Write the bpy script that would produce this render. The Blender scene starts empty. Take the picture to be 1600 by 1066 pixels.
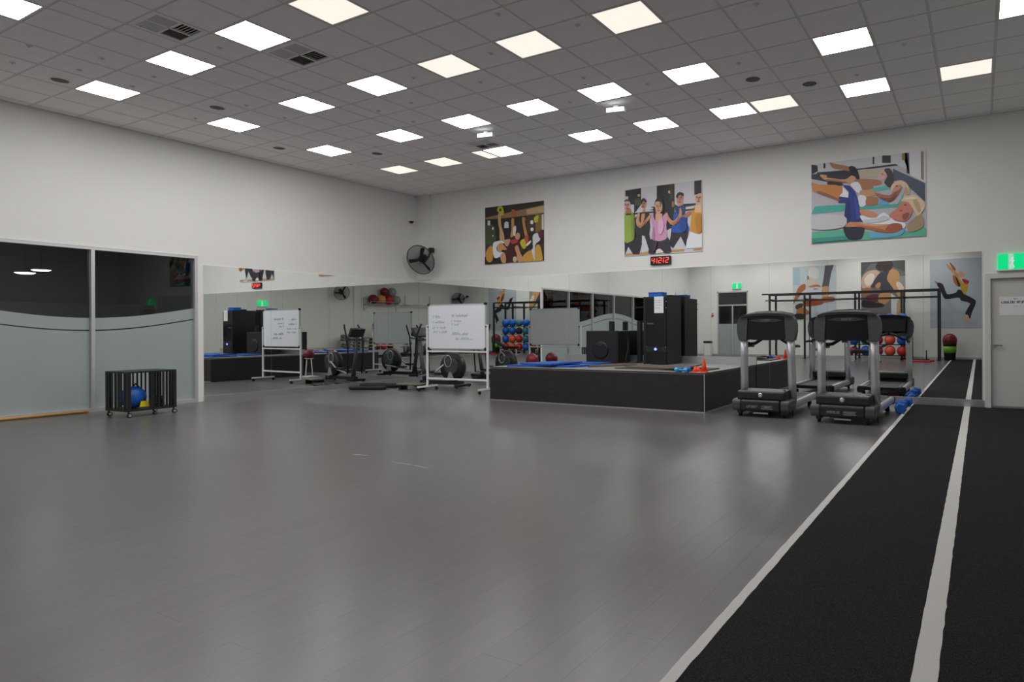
import bpy, bmesh, math, random
from mathutils import Vector, Matrix
random.seed(7)
PI = math.pi
scene = bpy.context.scene
COL = scene.collection

# ------------------------------------------------------------------ camera
W, S, H = 15.5, 17.5, 4.77          # room: x 0..W, y -S..0, z 0..H
cd = bpy.data.cameras.new('camera')
cam = bpy.data.objects.new('camera', cd); COL.objects.link(cam)
cd.sensor_width = 36.0
cd.lens = 995.3 / 1600 * 36.0
cd.shift_x = (800 - 991.83) / 1600
cd.shift_y = (514.64 - 533) / 1600
cd.clip_start = 0.05
yaw, roll = -0.4964, -0.0051
fw = Vector((math.sin(yaw), math.cos(yaw), 0)); rt = Vector((math.cos(yaw), -math.sin(yaw), 0)); up = Vector((0, 0, 1))
rt2 = rt * math.cos(roll) + up * math.sin(roll); up2 = up * math.cos(roll) - rt * math.sin(roll)
m = Matrix((rt2, up2, -fw)).transposed().to_4x4(); m.translation = Vector((12.779, -11.8455, 1.309))
cam.matrix_world = m
scene.camera = cam

# ------------------------------------------------------------------ world and exposure (the room is lit by its ceiling panels and added ones out of view)
wd = bpy.data.worlds.new('world'); scene.world = wd; wd.use_nodes = True
wd.node_tree.nodes['Background'].inputs[0].default_value = (0.5, 0.52, 0.55, 1)
wd.node_tree.nodes['Background'].inputs[1].default_value = 0.05
vs = scene.view_settings
vs.view_transform = 'Standard'; vs.look = 'None'; vs.gamma = 1.0; vs.use_curve_mapping = False
vs.exposure = 0.50
PANEL_COOL = 13.0      # strength of the bright ceiling panels
PANEL_WARM = 0.66      # strength of the dim, warm ones

# ------------------------------------------------------------------ materials
def lin(c):
    c = c / 255.0
    return c / 12.92 if c <= 0.04045 else ((c + 0.055) / 1.055) ** 2.4
def rgb(r, g, b): return (lin(r), lin(g), lin(b), 1.0)
MATS = {}
def mat(name, col, rough=0.5, metal=0.0, noise=0.0, nscale=8.0, bump=0.0, bscale=60.0, spec=0.5, emit=None, estr=0.0, stretch=None, coat=0.0):
    if name in MATS: return MATS[name]
    M = bpy.data.materials.new(name); M.use_nodes = True
    nt = M.node_tree; b = nt.nodes['Principled BSDF']
    b.inputs['Base Color'].default_value = col
    b.inputs['Roughness'].default_value = rough; b.inputs['Metallic'].default_value = metal
    b.inputs['Specular IOR Level'].default_value = spec
    if coat: b.inputs['Coat Weight'].default_value = coat; b.inputs['Coat Roughness'].default_value = 0.15
    if emit is not None:
        b.inputs['Emission Color'].default_value = emit; b.inputs['Emission Strength'].default_value = estr
    tc = nt.nodes.new('ShaderNodeTexCoord'); vec = tc.outputs['Object']
    if stretch:
        mp = nt.nodes.new('ShaderNodeMapping'); mp.inputs['Scale'].default_value = stretch
        nt.links.new(vec, mp.inputs['Vector']); vec = mp.outputs['Vector']
    if noise:
        n = nt.nodes.new('ShaderNodeTexNoise'); n.inputs['Scale'].default_value = nscale; n.inputs['Detail'].default_value = 5
        nt.links.new(vec, n.inputs['Vector'])
        mr = nt.nodes.new('ShaderNodeMapRange'); mr.inputs['From Min'].default_value = 0.3; mr.inputs['From Max'].default_value = 0.7
        mr.inputs['To Min'].default_value = 1 - noise; mr.inputs['To Max'].default_value = 1 + noise
        nt.links.new(n.outputs['Fac'], mr.inputs['Value'])
        mx = nt.nodes.new('ShaderNodeVectorMath'); mx.operation = 'SCALE'
        mx.inputs[0].default_value = col[:3]; nt.links.new(mr.outputs['Result'], mx.inputs['Scale'])
        nt.links.new(mx.outputs['Vector'], b.inputs['Base Color'])
    if bump:
        n2 = nt.nodes.new('ShaderNodeTexNoise'); n2.inputs['Scale'].default_value = bscale; n2.inputs['Detail'].default_value = 3
        nt.links.new(vec, n2.inputs['Vector'])
        bp = nt.nodes.new('ShaderNodeBump'); bp.inputs['Strength'].default_value = bump; bp.inputs['Distance'].default_value = 0.01
        nt.links.new(n2.outputs['Fac'], bp.inputs['Height']); nt.links.new(bp.outputs['Normal'], b.inputs['Normal'])
    MATS[name] = M
    return M

wall_m = mat('wall_paint', (0.80, 0.795, 0.775, 1), 0.55, noise=0.012, nscale=1.5, bump=0.03, bscale=180)
tile_m = mat('ceiling_tile', (0.90, 0.88, 0.87, 1), 0.9, noise=0.03, nscale=3, bump=0.15, bscale=250)
grid_m = mat('ceiling_grid', (0.70, 0.69, 0.68, 1), 0.5)
void_m = mat('ceiling_void', (0.05, 0.05, 0.05, 1), 0.9)
silver_m = mat('brushed_aluminium', (0.60, 0.61, 0.63, 1), 0.32, metal=0.85, noise=0.04, nscale=20)
frame_m = mat('anodised_frame', (0.62, 0.62, 0.64, 1), 0.4, metal=0.6)
white_m = mat('white_powder_coat', (0.78, 0.78, 0.80, 1), 0.4, noise=0.02)
whitep_m = mat('white_paper', (0.78, 0.78, 0.80, 1), 0.7, noise=0.02, nscale=30)
black_m = mat('black_plastic', (0.010, 0.010, 0.012, 1), 0.38, noise=0.15, nscale=30)
blackgloss_m = mat('black_gloss', (0.008, 0.008, 0.010, 1), 0.18, noise=0.1)
blackmetal_m = mat('black_metal', (0.012, 0.012, 0.013, 1), 0.42, noise=0.2, nscale=12)
rubber_m = mat('black_rubber', (0.014, 0.014, 0.015, 1), 0.75, noise=0.2, nscale=40, bump=0.2, bscale=300)
slate_m = mat('slate_plastic', (0.072, 0.076, 0.088, 1), 0.45, noise=0.08, nscale=25, bump=0.05, bscale=400)
slatedark_m = mat('dark_slate_plastic', (0.018, 0.019, 0.022, 1), 0.42, noise=0.1, nscale=25, bump=0.05, bscale=400)
belt_m = mat('running_belt', (0.050, 0.050, 0.054, 1), 0.7, noise=0.12, nscale=60, bump=0.15, bscale=500)
steel_m = mat('silver_tube', (0.58, 0.59, 0.63, 1), 0.34, metal=0.55, noise=0.03)
chrome_m = mat('chrome', (0.75, 0.75, 0.76, 1), 0.12, metal=1.0, noise=0.02)
blue_m = mat('blue_vinyl', rgb(20, 92, 186), 0.45, noise=0.1, nscale=14, bump=0.04, bscale=90)
bluemat_m = mat('blue_mat', rgb(30, 84, 170), 0.6, noise=0.1, nscale=20, bump=0.1, bscale=200)
cyan_m = mat('cyan_vinyl', rgb(60, 170, 225), 0.45, noise=0.1)
teal_m = mat('teal_vinyl', rgb(46, 110, 130), 0.5, noise=0.12)
red_m = mat('red_vinyl', rgb(190, 38, 42), 0.45, noise=0.12, nscale=14, bump=0.04, bscale=90)
darkred_m = mat('dark_red_vinyl', rgb(120, 22, 34), 0.4, noise=0.15, nscale=14)
coral_m = mat('coral_vinyl', rgb(232, 92, 62), 0.5, noise=0.08)
orange_m = mat('orange_plastic', rgb(245, 72, 26), 0.45, noise=0.05)
yellow_m = mat('yellow_plastic', rgb(232, 216, 30), 0.5, noise=0.08)
green_m = mat('green_vinyl', rgb(120, 180, 40), 0.5, noise=0.1)
gold_m = mat('gold_vinyl', rgb(214, 150, 70), 0.45, noise=0.1)
greyball_m = mat('grey_vinyl', rgb(150, 155, 155), 0.45, noise=0.08)
brownmat_m = mat('taupe_mat', rgb(92, 82, 74), 0.8, noise=0.12, nscale=10, bump=0.15, bscale=150)
deck_m = mat('stage_deck', rgb(120, 118, 118), 0.42, noise=0.1, nscale=5, stretch=(1, 8, 1))
lam_m = mat('dark_laminate', rgb(40, 38, 39), 0.42, noise=0.35, nscale=3, stretch=(1.5, 1.5, 34), bump=0.03, bscale=8)
wood_m = mat('pine_dowel', rgb(196, 152, 92), 0.5, noise=0.12, nscale=6, stretch=(12, 1, 12))
stepgrey_m = mat('step_grey', rgb(128, 130, 134), 0.5, noise=0.1)
steplight_m = mat('step_light_grey', rgb(190, 192, 198), 0.5, noise=0.06)
steptan_m = mat('step_tan', rgb(186, 172, 150), 0.55, noise=0.1)
door_m = mat('door_paint', (0.60, 0.595, 0.58, 1), 0.45, noise=0.012, nscale=2)
jamb_m = mat('door_frame_paint', (0.66, 0.655, 0.64, 1), 0.45, noise=0.012, nscale=2)
linewhite_m = mat('white_turf_line', (0.70, 0.69, 0.68, 1), 0.9, noise=0.06, nscale=120, bump=0.4, bscale=400)
ink_m = mat('blue_ink', rgb(88, 122, 178), 0.6)
markgrey_m = mat('pale_marking', rgb(150, 150, 152), 0.6)
darkink_m = mat('dark_ink', rgb(50, 50, 62), 0.6)
led_m = mat('red_led', (0.4, 0.0, 0.0, 1), 0.5, emit=(1.0, 0.06, 0.05, 1), estr=1.6)
blueled_m = mat('blue_led', (0.02, 0.02, 0.3, 1), 0.4, emit=(0.15, 0.2, 1.0, 1), estr=2.5)
speaker_m = mat('speaker_grille', rgb(96, 96, 94), 0.7, noise=0.15, nscale=200)
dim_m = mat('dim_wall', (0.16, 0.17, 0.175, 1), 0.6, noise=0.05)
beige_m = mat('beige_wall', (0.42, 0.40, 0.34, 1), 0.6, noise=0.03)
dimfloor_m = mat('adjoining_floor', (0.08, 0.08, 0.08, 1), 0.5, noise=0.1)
film_m = mat('frosted_film', (0.35, 0.395, 0.395, 1), 0.3, noise=0.015, nscale=2, spec=0.6)
cream_m = mat('cool_panel', (0.9, 0.9, 0.9, 1), 0.4, emit=(1.0, 0.985, 0.965, 1), estr=PANEL_COOL)
warm_m = mat('warm_panel', (0.9, 0.9, 0.9, 1), 0.4, emit=(1.0, 0.87, 0.76, 1), estr=PANEL_WARM)
emer_m = mat('emergency_lens', (0.9, 0.9, 0.9, 1), 0.4, emit=(0.95, 0.97, 1.0, 1), estr=1.6)
exit_m = mat('exit_green', rgb(0, 150, 80), 0.35, emit=(0.0, 0.42, 0.14, 1), estr=1.0)
exitw_m = mat('exit_pale', rgb(150, 200, 170), 0.35, emit=(0.55, 0.8, 0.62, 1), estr=0.35)

for n_ in ('red_led', 'blue_led', 'emergency_lens', 'exit_green', 'exit_pale'):
    MATS[n_].cycles.emission_sampling = 'NONE'        # too faint to light the room
mirror_m = bpy.data.materials.new('mirror_glass'); mirror_m.use_nodes = True
b = mirror_m.node_tree.nodes['Principled BSDF']
b.inputs['Base Color'].default_value = (0.885, 0.915, 0.895, 1); b.inputs['Metallic'].default_value = 1.0; b.inputs['Roughness'].default_value = 0.0

glass_m = bpy.data.materials.new('clear_glass'); glass_m.use_nodes = True
nt = glass_m.node_tree
for n in list(nt.nodes):
    if n.type == 'BSDF_PRINCIPLED': nt.nodes.remove(n)
out = [n for n in nt.nodes if n.type == 'OUTPUT_MATERIAL'][0]
tr = nt.nodes.new('ShaderNodeBsdfTransparent'); tr.inputs[0].default_value = (0.72, 0.78, 0.76, 1)
gl = nt.nodes.new('ShaderNodeBsdfGlossy'); gl.inputs['Roughness'].default_value = 0.0
fr = nt.nodes.new('ShaderNodeFresnel'); fr.inputs['IOR'].default_value = 1.62
ms = nt.nodes.new('ShaderNodeMixShader')
nt.links.new(fr.outputs[0], ms.inputs[0]); nt.links.new(tr.outputs[0], ms.inputs[1]); nt.links.new(gl.outputs[0], ms.inputs[2]); nt.links.new(ms.outputs[0], out.inputs[0])

# vinyl planks: tone varies from plank to plank, faint grain along the plank, soft gloss
PW, PL = 0.20, 1.35
def plank_material():
    M = bpy.data.materials.new('vinyl_plank'); M.use_nodes = True
    nt = M.node_tree; L = nt.links; b = nt.nodes['Principled BSDF']
    g = nt.nodes.new('ShaderNodeNewGeometry')
    sp = nt.nodes.new('ShaderNodeVectorMath'); sp.operation = 'DIVIDE'; sp.inputs[1].default_value = (PW, PL, 1)
    L.new(g.outputs['Position'], sp.inputs[0])
    fl = nt.nodes.new('ShaderNodeVectorMath'); fl.operation = 'FLOOR'; L.new(sp.outputs[0], fl.inputs[0])
    wn = nt.nodes.new('ShaderNodeTexWhiteNoise'); wn.noise_dimensions = '3D'; L.new(fl.outputs[0], wn.inputs['Vector'])
    mp = nt.nodes.new('ShaderNodeMapping'); mp.inputs['Scale'].default_value = (9, 0.8, 1); L.new(g.outputs['Position'], mp.inputs['Vector'])
    no = nt.nodes.new('ShaderNodeTexNoise'); no.inputs['Scale'].default_value = 2.2; no.inputs['Detail'].default_value = 3; L.new(mp.outputs[0], no.inputs['Vector'])
    n2 = nt.nodes.new('ShaderNodeTexNoise'); n2.inputs['Scale'].default_value = 0.5; L.new(g.outputs['Position'], n2.inputs['Vector'])
    a = nt.nodes.new('ShaderNodeMath'); a.operation = 'MULTIPLY_ADD'; a.inputs[1].default_value = 0.06; a.inputs[2].default_value = 0.97; L.new(wn.outputs['Value'], a.inputs[0])
    c = nt.nodes.new('ShaderNodeMath'); c.operation = 'MULTIPLY_ADD'; c.inputs[1].default_value = 0.34; c.inputs[2].default_value = 0.83; L.new(no.outputs['Fac'], c.inputs[0])
    d = nt.nodes.new('ShaderNodeMath'); d.operation = 'MULTIPLY'; L.new(a.outputs[0], d.inputs[0]); L.new(c.outputs[0], d.inputs[1])
    v = nt.nodes.new('ShaderNodeVectorMath'); v.operation = 'SCALE'; v.inputs[0].default_value = (0.110, 0.104, 0.105); L.new(d.outputs[0], v.inputs['Scale'])
    L.new(v.outputs[0], b.inputs['Base Color'])
    r = nt.nodes.new('ShaderNodeMath'); r.operation = 'MULTIPLY_ADD'; r.inputs[1].default_value = 0.006; r.inputs[2].default_value = 0.282; L.new(n2.outputs['Fac'], r.inputs[0])
    L.new(r.outputs[0], b.inputs['Roughness']); b.inputs['Specular IOR Level'].default_value = 0.65
    return M
plank_m = plank_material()
def turf_material():
    M = bpy.data.materials.new('black_turf'); M.use_nodes = True
    nt = M.node_tree; L = nt.links; b = nt.nodes['Principled BSDF']; b.inputs['Roughness'].default_value = 0.95; b.inputs['Specular IOR Level'].default_value = 0.15
    tc = nt.nodes.new('ShaderNodeTexCoord')
    n = nt.nodes.new('ShaderNodeTexNoise'); n.inputs['Scale'].default_value = 160; n.inputs['Detail'].default_value = 4; L.new(tc.outputs['Object'], n.inputs['Vector'])
    cr = nt.nodes.new('ShaderNodeValToRGB'); cr.color_ramp.elements[0].position = 0.40; cr.color_ramp.elements[0].color = (0.010, 0.010, 0.011, 1)
    cr.color_ramp.elements[1].position = 0.72; cr.color_ramp.elements[1].color = (0.042, 0.042, 0.046, 1); L.new(n.outputs['Fac'], cr.inputs['Fac']); L.new(cr.outputs['Color'], b.inputs['Base Color'])
    bp = nt.nodes.new('ShaderNodeBump'); bp.inputs['Strength'].default_value = 0.5; bp.inputs['Distance'].default_value = 0.01; L.new(n.outputs['Fac'], bp.inputs['Height']); L.new(bp.outputs[0], b.inputs['Normal'])
    return M
turf_m = turf_material()
def print_material():
    M = bpy.data.materials.new('poster_print'); M.use_nodes = True
    nt = M.node_tree; b = nt.nodes['Principled BSDF']; b.inputs['Roughness'].default_value = 0.45
    at = nt.nodes.new('ShaderNodeVertexColor'); at.layer_name = 'Col'
    nt.links.new(at.outputs['Color'], b.inputs['Base Color'])
    return M
print_m = print_material()

# ------------------------------------------------------------------ geometry helpers
class MB:
    """collects simple solids and builds them as one mesh object"""
    def __init__(s): s.v = []; s.f = []; s.sm = []
    def add(s, vs, fs, smooth=False):
        o = len(s.v); s.v += [tuple(p) for p in vs]; s.f += [tuple(i + o for i in f) for f in fs]; s.sm += [smooth] * len(fs)
        return s
    def box(s, x0, x1, y0, y1, z0, z1):
        vs = [(x, y, z) for z in (z0, z1) for y in (y0, y1) for x in (x0, x1)]
        return s.add(vs, [(0, 2, 3, 1), (4, 5, 7, 6), (0, 1, 5, 4), (2, 6, 7, 3), (0, 4, 6, 2), (1, 3, 7, 5)])
    def obox(s, c, ax, ay, az):
        c = Vector(c); ax = Vector(ax); ay = Vector(ay); az = Vector(az)
        vs = [c + i * ax + j * ay + k * az for k in (-1, 1) for j in (-1, 1) for i in (-1, 1)]
        return s.add(vs, [(0, 2, 3, 1), (4, 5, 7, 6), (0, 1, 5, 4), (2, 6, 7, 3), (0, 4, 6, 2), (1, 3, 7, 5)])
    def rbox(s, x0, x1, y0, y1, z0, z1, r=0.02, n=3, axis='z'):
        """box with rounded edges around one axis plus a small chamfer on its two ends"""
        if axis == 'z': a0, a1, b0, b1, c0, c1 = x0, x1, y0, y1, z0, z1; f = lambda a, b, c: (a, b, c)
        elif axis == 'y': a0, a1, b0, b1, c0, c1 = z0, z1, x0, x1, y0, y1; f = lambda a, b, c: (b, c, a)
        else: a0, a1, b0, b1, c0, c1 = y0, y1, z0, z1, x0, x1; f = lambda a, b, c: (c, a, b)
        r = min(r, (a1 - a0) / 2.01, (b1 - b0) / 2.01); ch = min(r * 0.35, (c1 - c0) / 3)
        def ring(ins, c):
            o = []
            for (cx, cy, t0) in ((a1 - r, b1 - r, 0), (a0 + r, b1 - r, PI / 2), (a0 + r, b0 + r, PI), (a1 - r, b0 + r, 1.5 * PI)):
                for i in range(n + 1):
                    t = t0 + i / n * PI / 2; o.append(f(cx + (r - ins) * math.cos(t), cy + (r - ins) * math.sin(t), c))
            return o
        rings = [ring(ch, c0), ring(0, c0 + ch), ring(0, c1 - ch), ring(ch, c1)]
        k = len(rings[0]); vs = sum(rings, []); fs = []
        for j in range(3):
            for i in range(k): fs.append((j * k + i, j * k + (i + 1) % k, (j + 1) * k + (i + 1) % k, (j + 1) * k + i))
        fs.append(tuple(range(k))[::-1]); fs.append(tuple(3 * k + i for i in range(k)))
        return s.add(vs, fs)
    def cyl(s, a, b, r, r2=None, n=14, smooth=True, cap=True):
        a = Vector(a); b = Vector(b); r2 = r if r2 is None else r2
        d = (b - a).normalized(); u = d.orthogonal().normalized(); w = d.cross(u)
        vs = [a + r * (math.cos(t) * u + math.sin(t) * w) for t in (i * 2 * PI / n for i in range(n))]
        vs += [b + r2 * (math.cos(t) * u + math.sin(t) * w) for t in (i * 2 * PI / n for i in range(n))]
        s.add(vs, [(i, (i + 1) % n, n + (i + 1) % n, n + i) for i in range(n)], smooth)
        if cap: s.add(vs, [tuple(range(n))[::-1], tuple(range(n, 2 * n))])
        return s
    def tube(s, pts, r, n=8, closed=False, smooth=True):
        pts = [Vector(p) for p in pts]; N = len(pts); rings = []; u = None
        for i, p in enumerate(pts):
            if closed: d = pts[(i + 1) % N] - pts[i - 1]
            else: d = pts[min(i + 1, N - 1)] - pts[max(i - 1, 0)]
            d.normalize()
            if u is None: u = d.orthogonal().normalized()
            u = (u - d * u.dot(d)).normalized(); w = d.cross(u)
            rr = r[i] if isinstance(r, (list, tuple)) else r
            rings.append([p + rr * (math.cos(t) * u + math.sin(t) * w) for t in (k * 2 * PI / n for k in range(n))])
        vs = sum(rings, []); fs = []
        for j in range(N if closed else N - 1):
            jj = (j + 1) % N
            for k in range(n): fs.append((j * n + k, j * n + (k + 1) % n, jj * n + (k + 1) % n, jj * n + k))
        s.add(vs, fs, smooth)
        if not closed: s.add(vs, [tuple(range(n))[::-1], tuple((N - 1) * n + k for k in range(n))])
        return s
    def sphere(s, c, r, n=18, m=11, sc=(1, 1, 1)):
        c = Vector(c); vs = [c + Vector((0, 0, -r * sc[2]))]
        for j in range(1, m):
            p = -PI / 2 + j * PI / m
            for i in range(n):
                t = i * 2 * PI / n; vs.append(c + Vector((r * sc[0] * math.cos(p) * math.cos(t), r * sc[1] * math.cos(p) * math.sin(t), r * sc[2] * math.sin(p))))
        vs.append(c + Vector((0, 0, r * sc[2]))); fs = [(0, 1 + (i + 1) % n, 1 + i) for i in range(n)]
        for j in range(m - 2):
            for i in range(n): fs.append((1 + j * n + i, 1 + j * n + (i + 1) % n, 1 + (j + 1) * n + (i + 1) % n, 1 + (j + 1) * n + i))
        t = len(vs) - 1
        fs += [(1 + (m - 2) * n + i, 1 + (m - 2) * n + (i + 1) % n, t) for i in range(n)]
        return s.add(vs, fs, True)
    def lathe(s, prof, c=(0, 0, 0), n=20, axis=(0, 0, 1), smooth=True):
        """prof: (radius, height) pairs around an axis"""
        c = Vector(c); d = Vector(axis).normalized(); u = d.orthogonal().normalized(); w = d.cross(u); vs = []
        for (r, h) in prof:
            for k in range(n):
                t = k * 2 * PI / n; vs.append(c + d * h + r * (math.cos(t) * u + math.sin(t) * w))
        fs = []
        for j in range(len(prof) - 1):
            for k in range(n): fs.append((j * n + k, j * n + (k + 1) % n, (j + 1) * n + (k + 1) % n, (j + 1) * n + k))
        s.add(vs, fs, smooth)
        s.add(vs, [tuple(range(n))[::-1], tuple((len(prof) - 1) * n + k for k in range(n))])
        return s
    def prism(s, pts, o, u, v, d):
        """polygon pts (a,b) placed at o + a*u + b*v and extruded by vector d"""
        o = Vector(o); u = Vector(u); v = Vector(v); d = Vector(d); n = len(pts)
        A = [o + a * u + b * v for a, b in pts]; B = [p + d for p in A]
        s.add(A + B, [tuple(range(n)), tuple(range(n, 2 * n))[::-1]] + [(i, n + i, n + (i + 1) % n, (i + 1) % n) for i in range(n)])
        return s
    def mesh(s, name):
        me = bpy.data.meshes.new(name); me.from_pydata(s.v, [], s.f)
        me.polygons.foreach_set('use_smooth', s.sm)
        bm = bmesh.new(); bm.from_mesh(me); bmesh.ops.remove_doubles(bm, verts=bm.verts, dist=1e-6)
        bmesh.ops.recalc_face_normals(bm, faces=bm.faces); bm.to_mesh(me); bm.free(); me.update()
        return me
    def build(s, name, material, parent=None, label=None):
        me = s.mesh(name); me.materials.append(material)
        return link(name, me, parent, label)
def link(name, me, parent=None, label=None, loc=None):
    o = bpy.data.objects.new(name, me); COL.objects.link(o)
    if parent is not None: o.parent = parent
    if label: o['label'] = label
    if loc is not None: o.location = loc
    return o
def tag(o, label=None, cat=None, group=None, kind=None):
    if label: o['label'] = label
    if cat: o['category'] = cat
    if group: o['group'] = group
    if kind: o['kind'] = kind
    return o
def thing(name, label, cat, loc=(0, 0, 0), rz=0.0, group=None, kind=None):
    o = bpy.data.objects.new(name, None); COL.objects.link(o); o.empty_display_size = 0.1
    o.location = loc; o.rotation_euler = (0, 0, rz)
    return tag(o, label, cat, group, kind)
def struct(name, label=None):
    return thing(name, label, None, kind='structure')
CHILD = {}
def dup(root, loc, rz=None, label=None, group=None):
    def cp(o, parent):
        c = o.copy(); COL.objects.link(c)
        if parent is not None: c.parent = parent
        for ch in KIDS.get(o.name, []): cp(ch, c)
        return c
    r = cp(root, None); r.location = loc
    if rz is not None: r.rotation_euler = (0, 0, rz)
    if label: r['label'] = label
    if group: r['group'] = group
    return r
KIDS = {}
def freeze(root):
    """remember the parts of a prototype so that dup() can copy them"""
    for o in [root] + list(root.children_recursive): KIDS[o.name] = list(o.children)
    return root
ORD = ['first', 'second', 'third', 'fourth', 'fifth', 'sixth', 'seventh', 'eighth', 'ninth', 'tenth', 'eleventh', 'twelfth']

# ================================================================== the room
# ---- floor: sub-floor plus vinyl planks
FX1 = 11.735                                    # the vinyl ends where the turf track begins
fl = struct('floor', 'grey wood-look vinyl plank floor')
MB().box(-0.1, W + 0.1, -S - 0.1, 0.1, -0.12, -0.006).build('subfloor', mat('subfloor_screed', (0.075, 0.071, 0.072, 1), 0.5), fl)
cells = []
for i in range(int(FX1 / PW) + 1):
    x0 = i * PW; x1 = min(x0 + PW, FX1)
    if x1 - x0 < 0.02: continue
    for j in range(-1, int(S / PL) + 1):
        y1 = -j * PL - (0.45 * ((i * 37) % 3)) * PL * 0.7; y0 = y1 - PL
        y1 = min(y1, 0.0); y0 = max(y0, -S)
        if y1 - y0 > 0.03: cells.append((x0, x1, y0, y1))
def near(c):
    x = (c[0] + c[1]) / 2 - 12.78; y = (c[2] + c[3]) / 2 + 11.85
    dep = x * fw.x + y * fw.y; sx = 991.8 + 995 * (x * rt.x + y * rt.y) / max(dep, 0.1)
    return dep if (dep > 1.2 and -150 < sx < 1750) else 99 + abs(dep)
cells.sort(key=near)
pm = MB().box(0.0012, 0.9988, 0.0002, 0.9998, -0.006, 0.0).mesh('plank')
pme = {}
for k, c in enumerate(cells[:300]):
    key = (round(c[1] - c[0], 3), round(c[3] - c[2], 3))
    if key not in pme:
        me = MB().box(0.0003, key[0] - 0.0003, 0.0003, key[1] - 0.0003, -0.006, 0.0).mesh('plank'); me.materials.append(plank_m); pme[key] = me
    link('plank', pme[key], fl, loc=(c[0], c[2], 0))
rest = MB()
for c in cells[300:]: rest.box(c[0] + .0001, c[1] - .0001, c[2] + .0001, c[3] - .0001, -0.006, 0.0)
tag(rest.build('far_planks', plank_m, fl), kind='stuff')
# ---- turf track with two woven white lines
tf = thing('turf_track', 'black turf running track with two white lines along the right side', 'running track', kind='stuff')
b_ = MB(); edges = [FX1, 11.737, 11.785, 12.548, 12.636, W - 0.01]
b_.box(edges[2], edges[3], -S, 0, -0.006, 0.008).box(edges[4], edges[5], -S, 0, -0.006, 0.008)
b_.build('turf', turf_m, tf)
def wavy_strip(x0, x1, seed):
    rnd = random.Random(seed); n = 260; vs = []
    for i in range(n + 1):
        y = -S + i * S / n; a = x0 + rnd.uniform(-.0015, .0015); c = x1 + rnd.uniform(-.0025, .0025)
        vs += [(a, y, 0.0092), (c, y, 0.0092), (a, y, -0.004), (c, y, -0.004)]
    fs = []
    for i in range(n):
        o = 4 * i; fs += [(o, o + 1, o + 5, o + 4), (o, o + 4, o + 6, o + 2), (o + 1, o + 3, o + 7, o + 5)]
    return MB().add(vs, fs)
wavy_strip(11.735, 11.785, 1).build('lane_line', linewhite_m, tf, 'thin white line along the edge of the vinyl floor')
wavy_strip(12.548, 12.636, 2).build('lane_line', linewhite_m, tf, 'wide white line in the middle of the black track')

# ---- walls
wb = struct('wall_back', 'white painted back wall with mirrors and posters')
MB().box(-0.2, 12.885, 0, 0.2, 0, H).box(12.885, 13.925, 0, 0.2, 2.13, H).box(13.925, W + .2, 0, 0.2, 0, H).build('wall_surface', wall_m, wb)
MB().box(12.7, 14.1, 0.2, 0.22, 0, 2.3).build('door_backing', dim_m, wb)
GY0, GY1, GZ = -14.82, -5.31, 2.70               # glazed opening in the left wall
wl = struct('wall_left', 'white painted left wall above the glazed panels')
MB().box(-0.2, 0, GY1, 0, 0, H).box(-0.2, 0, GY0, GY1, GZ, H).box(-0.2, 0, -S, GY0, 0, H).build('wall_surface', wall_m, wl)
tag(MB().box(W, W + .2, -S, 0, 0, H).build('wall_right', wall_m), 'white painted right wall', kind='structure')
tag(MB().box(-0.2, 1.5, -S - .2, -S, 0, H).box(1.5, 3.05, -S - .2, -S, 3.12, H).box(3.05, W + .2, -S - .2, -S, 0, H).build('wall_front', wall_m), 'white painted wall behind the camera', kind='structure')
tag(MB().box(0, 0.45, -0.035, 0, 2.60, H).build('trim_1', wall_m), 'shallow boxed column in the corner', kind='structure')
tag(MB().box(W - .09, W, -10.25, -10.02, 0, H).build('trim_2', wall_m), 'white column on the right wall', kind='structure')
# aluminium skirtings
tag(MB().box(0.0, 0.035, -5.21, -0.035, 0, 0.10).build('baseboard_left', silver_m), 'aluminium strip under the left mirror', kind='structure')
bb = struct('baseboard_back', 'aluminium strip under the back mirror')
MB().box(0.0, 4.67, -0.035, 0, 0, 0.10).build('strip', silver_m, bb)
MB().box(4.67, 9.02, -0.035, 0, 0.62, 0.76).build('strip', silver_m, bb)
MB().box(9.02, 12.83, -0.035, 0, 0, 0.125).build('strip', silver_m, bb)
tag(MB().box(0, W, -S, -S + .012, 0, 0.09).build('baseboard_front', silver_m), 'thin skirting on the wall behind the camera', kind='structure')

# ---- mirrors (panes with fine joints)
mb_ = thing('wall_mirror', 'long wall mirror of joined panes along the back wall', 'mirror')
xs = [0.012, 1.15, 2.21, 3.56, 4.71, 5.73, 7.02, 8.09, 9.27, 10.35, 11.94, 12.81]
for a, c in zip(xs[:-1], xs[1:]):
    z0 = 0.10 if c < 4.75 else (0.76 if c < 9.1 else 0.125)
    MB().box(a + .0015, c - .0015, -0.012, -0.001, z0, 2.555).build('pane', mirror_m, mb_)
ml_ = thing('wall_mirror', 'wall mirror of joined panes on the left wall beside the glazing', 'mirror')
ys = [-5.21, -3.92, -2.62, -1.32, -0.016]
for a, c in zip(ys[:-1], ys[1:]):
    MB().box(0.001, 0.012, a + .0015, c - .0015, 0.10, 2.555).build('pane', mirror_m, ml_)

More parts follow.
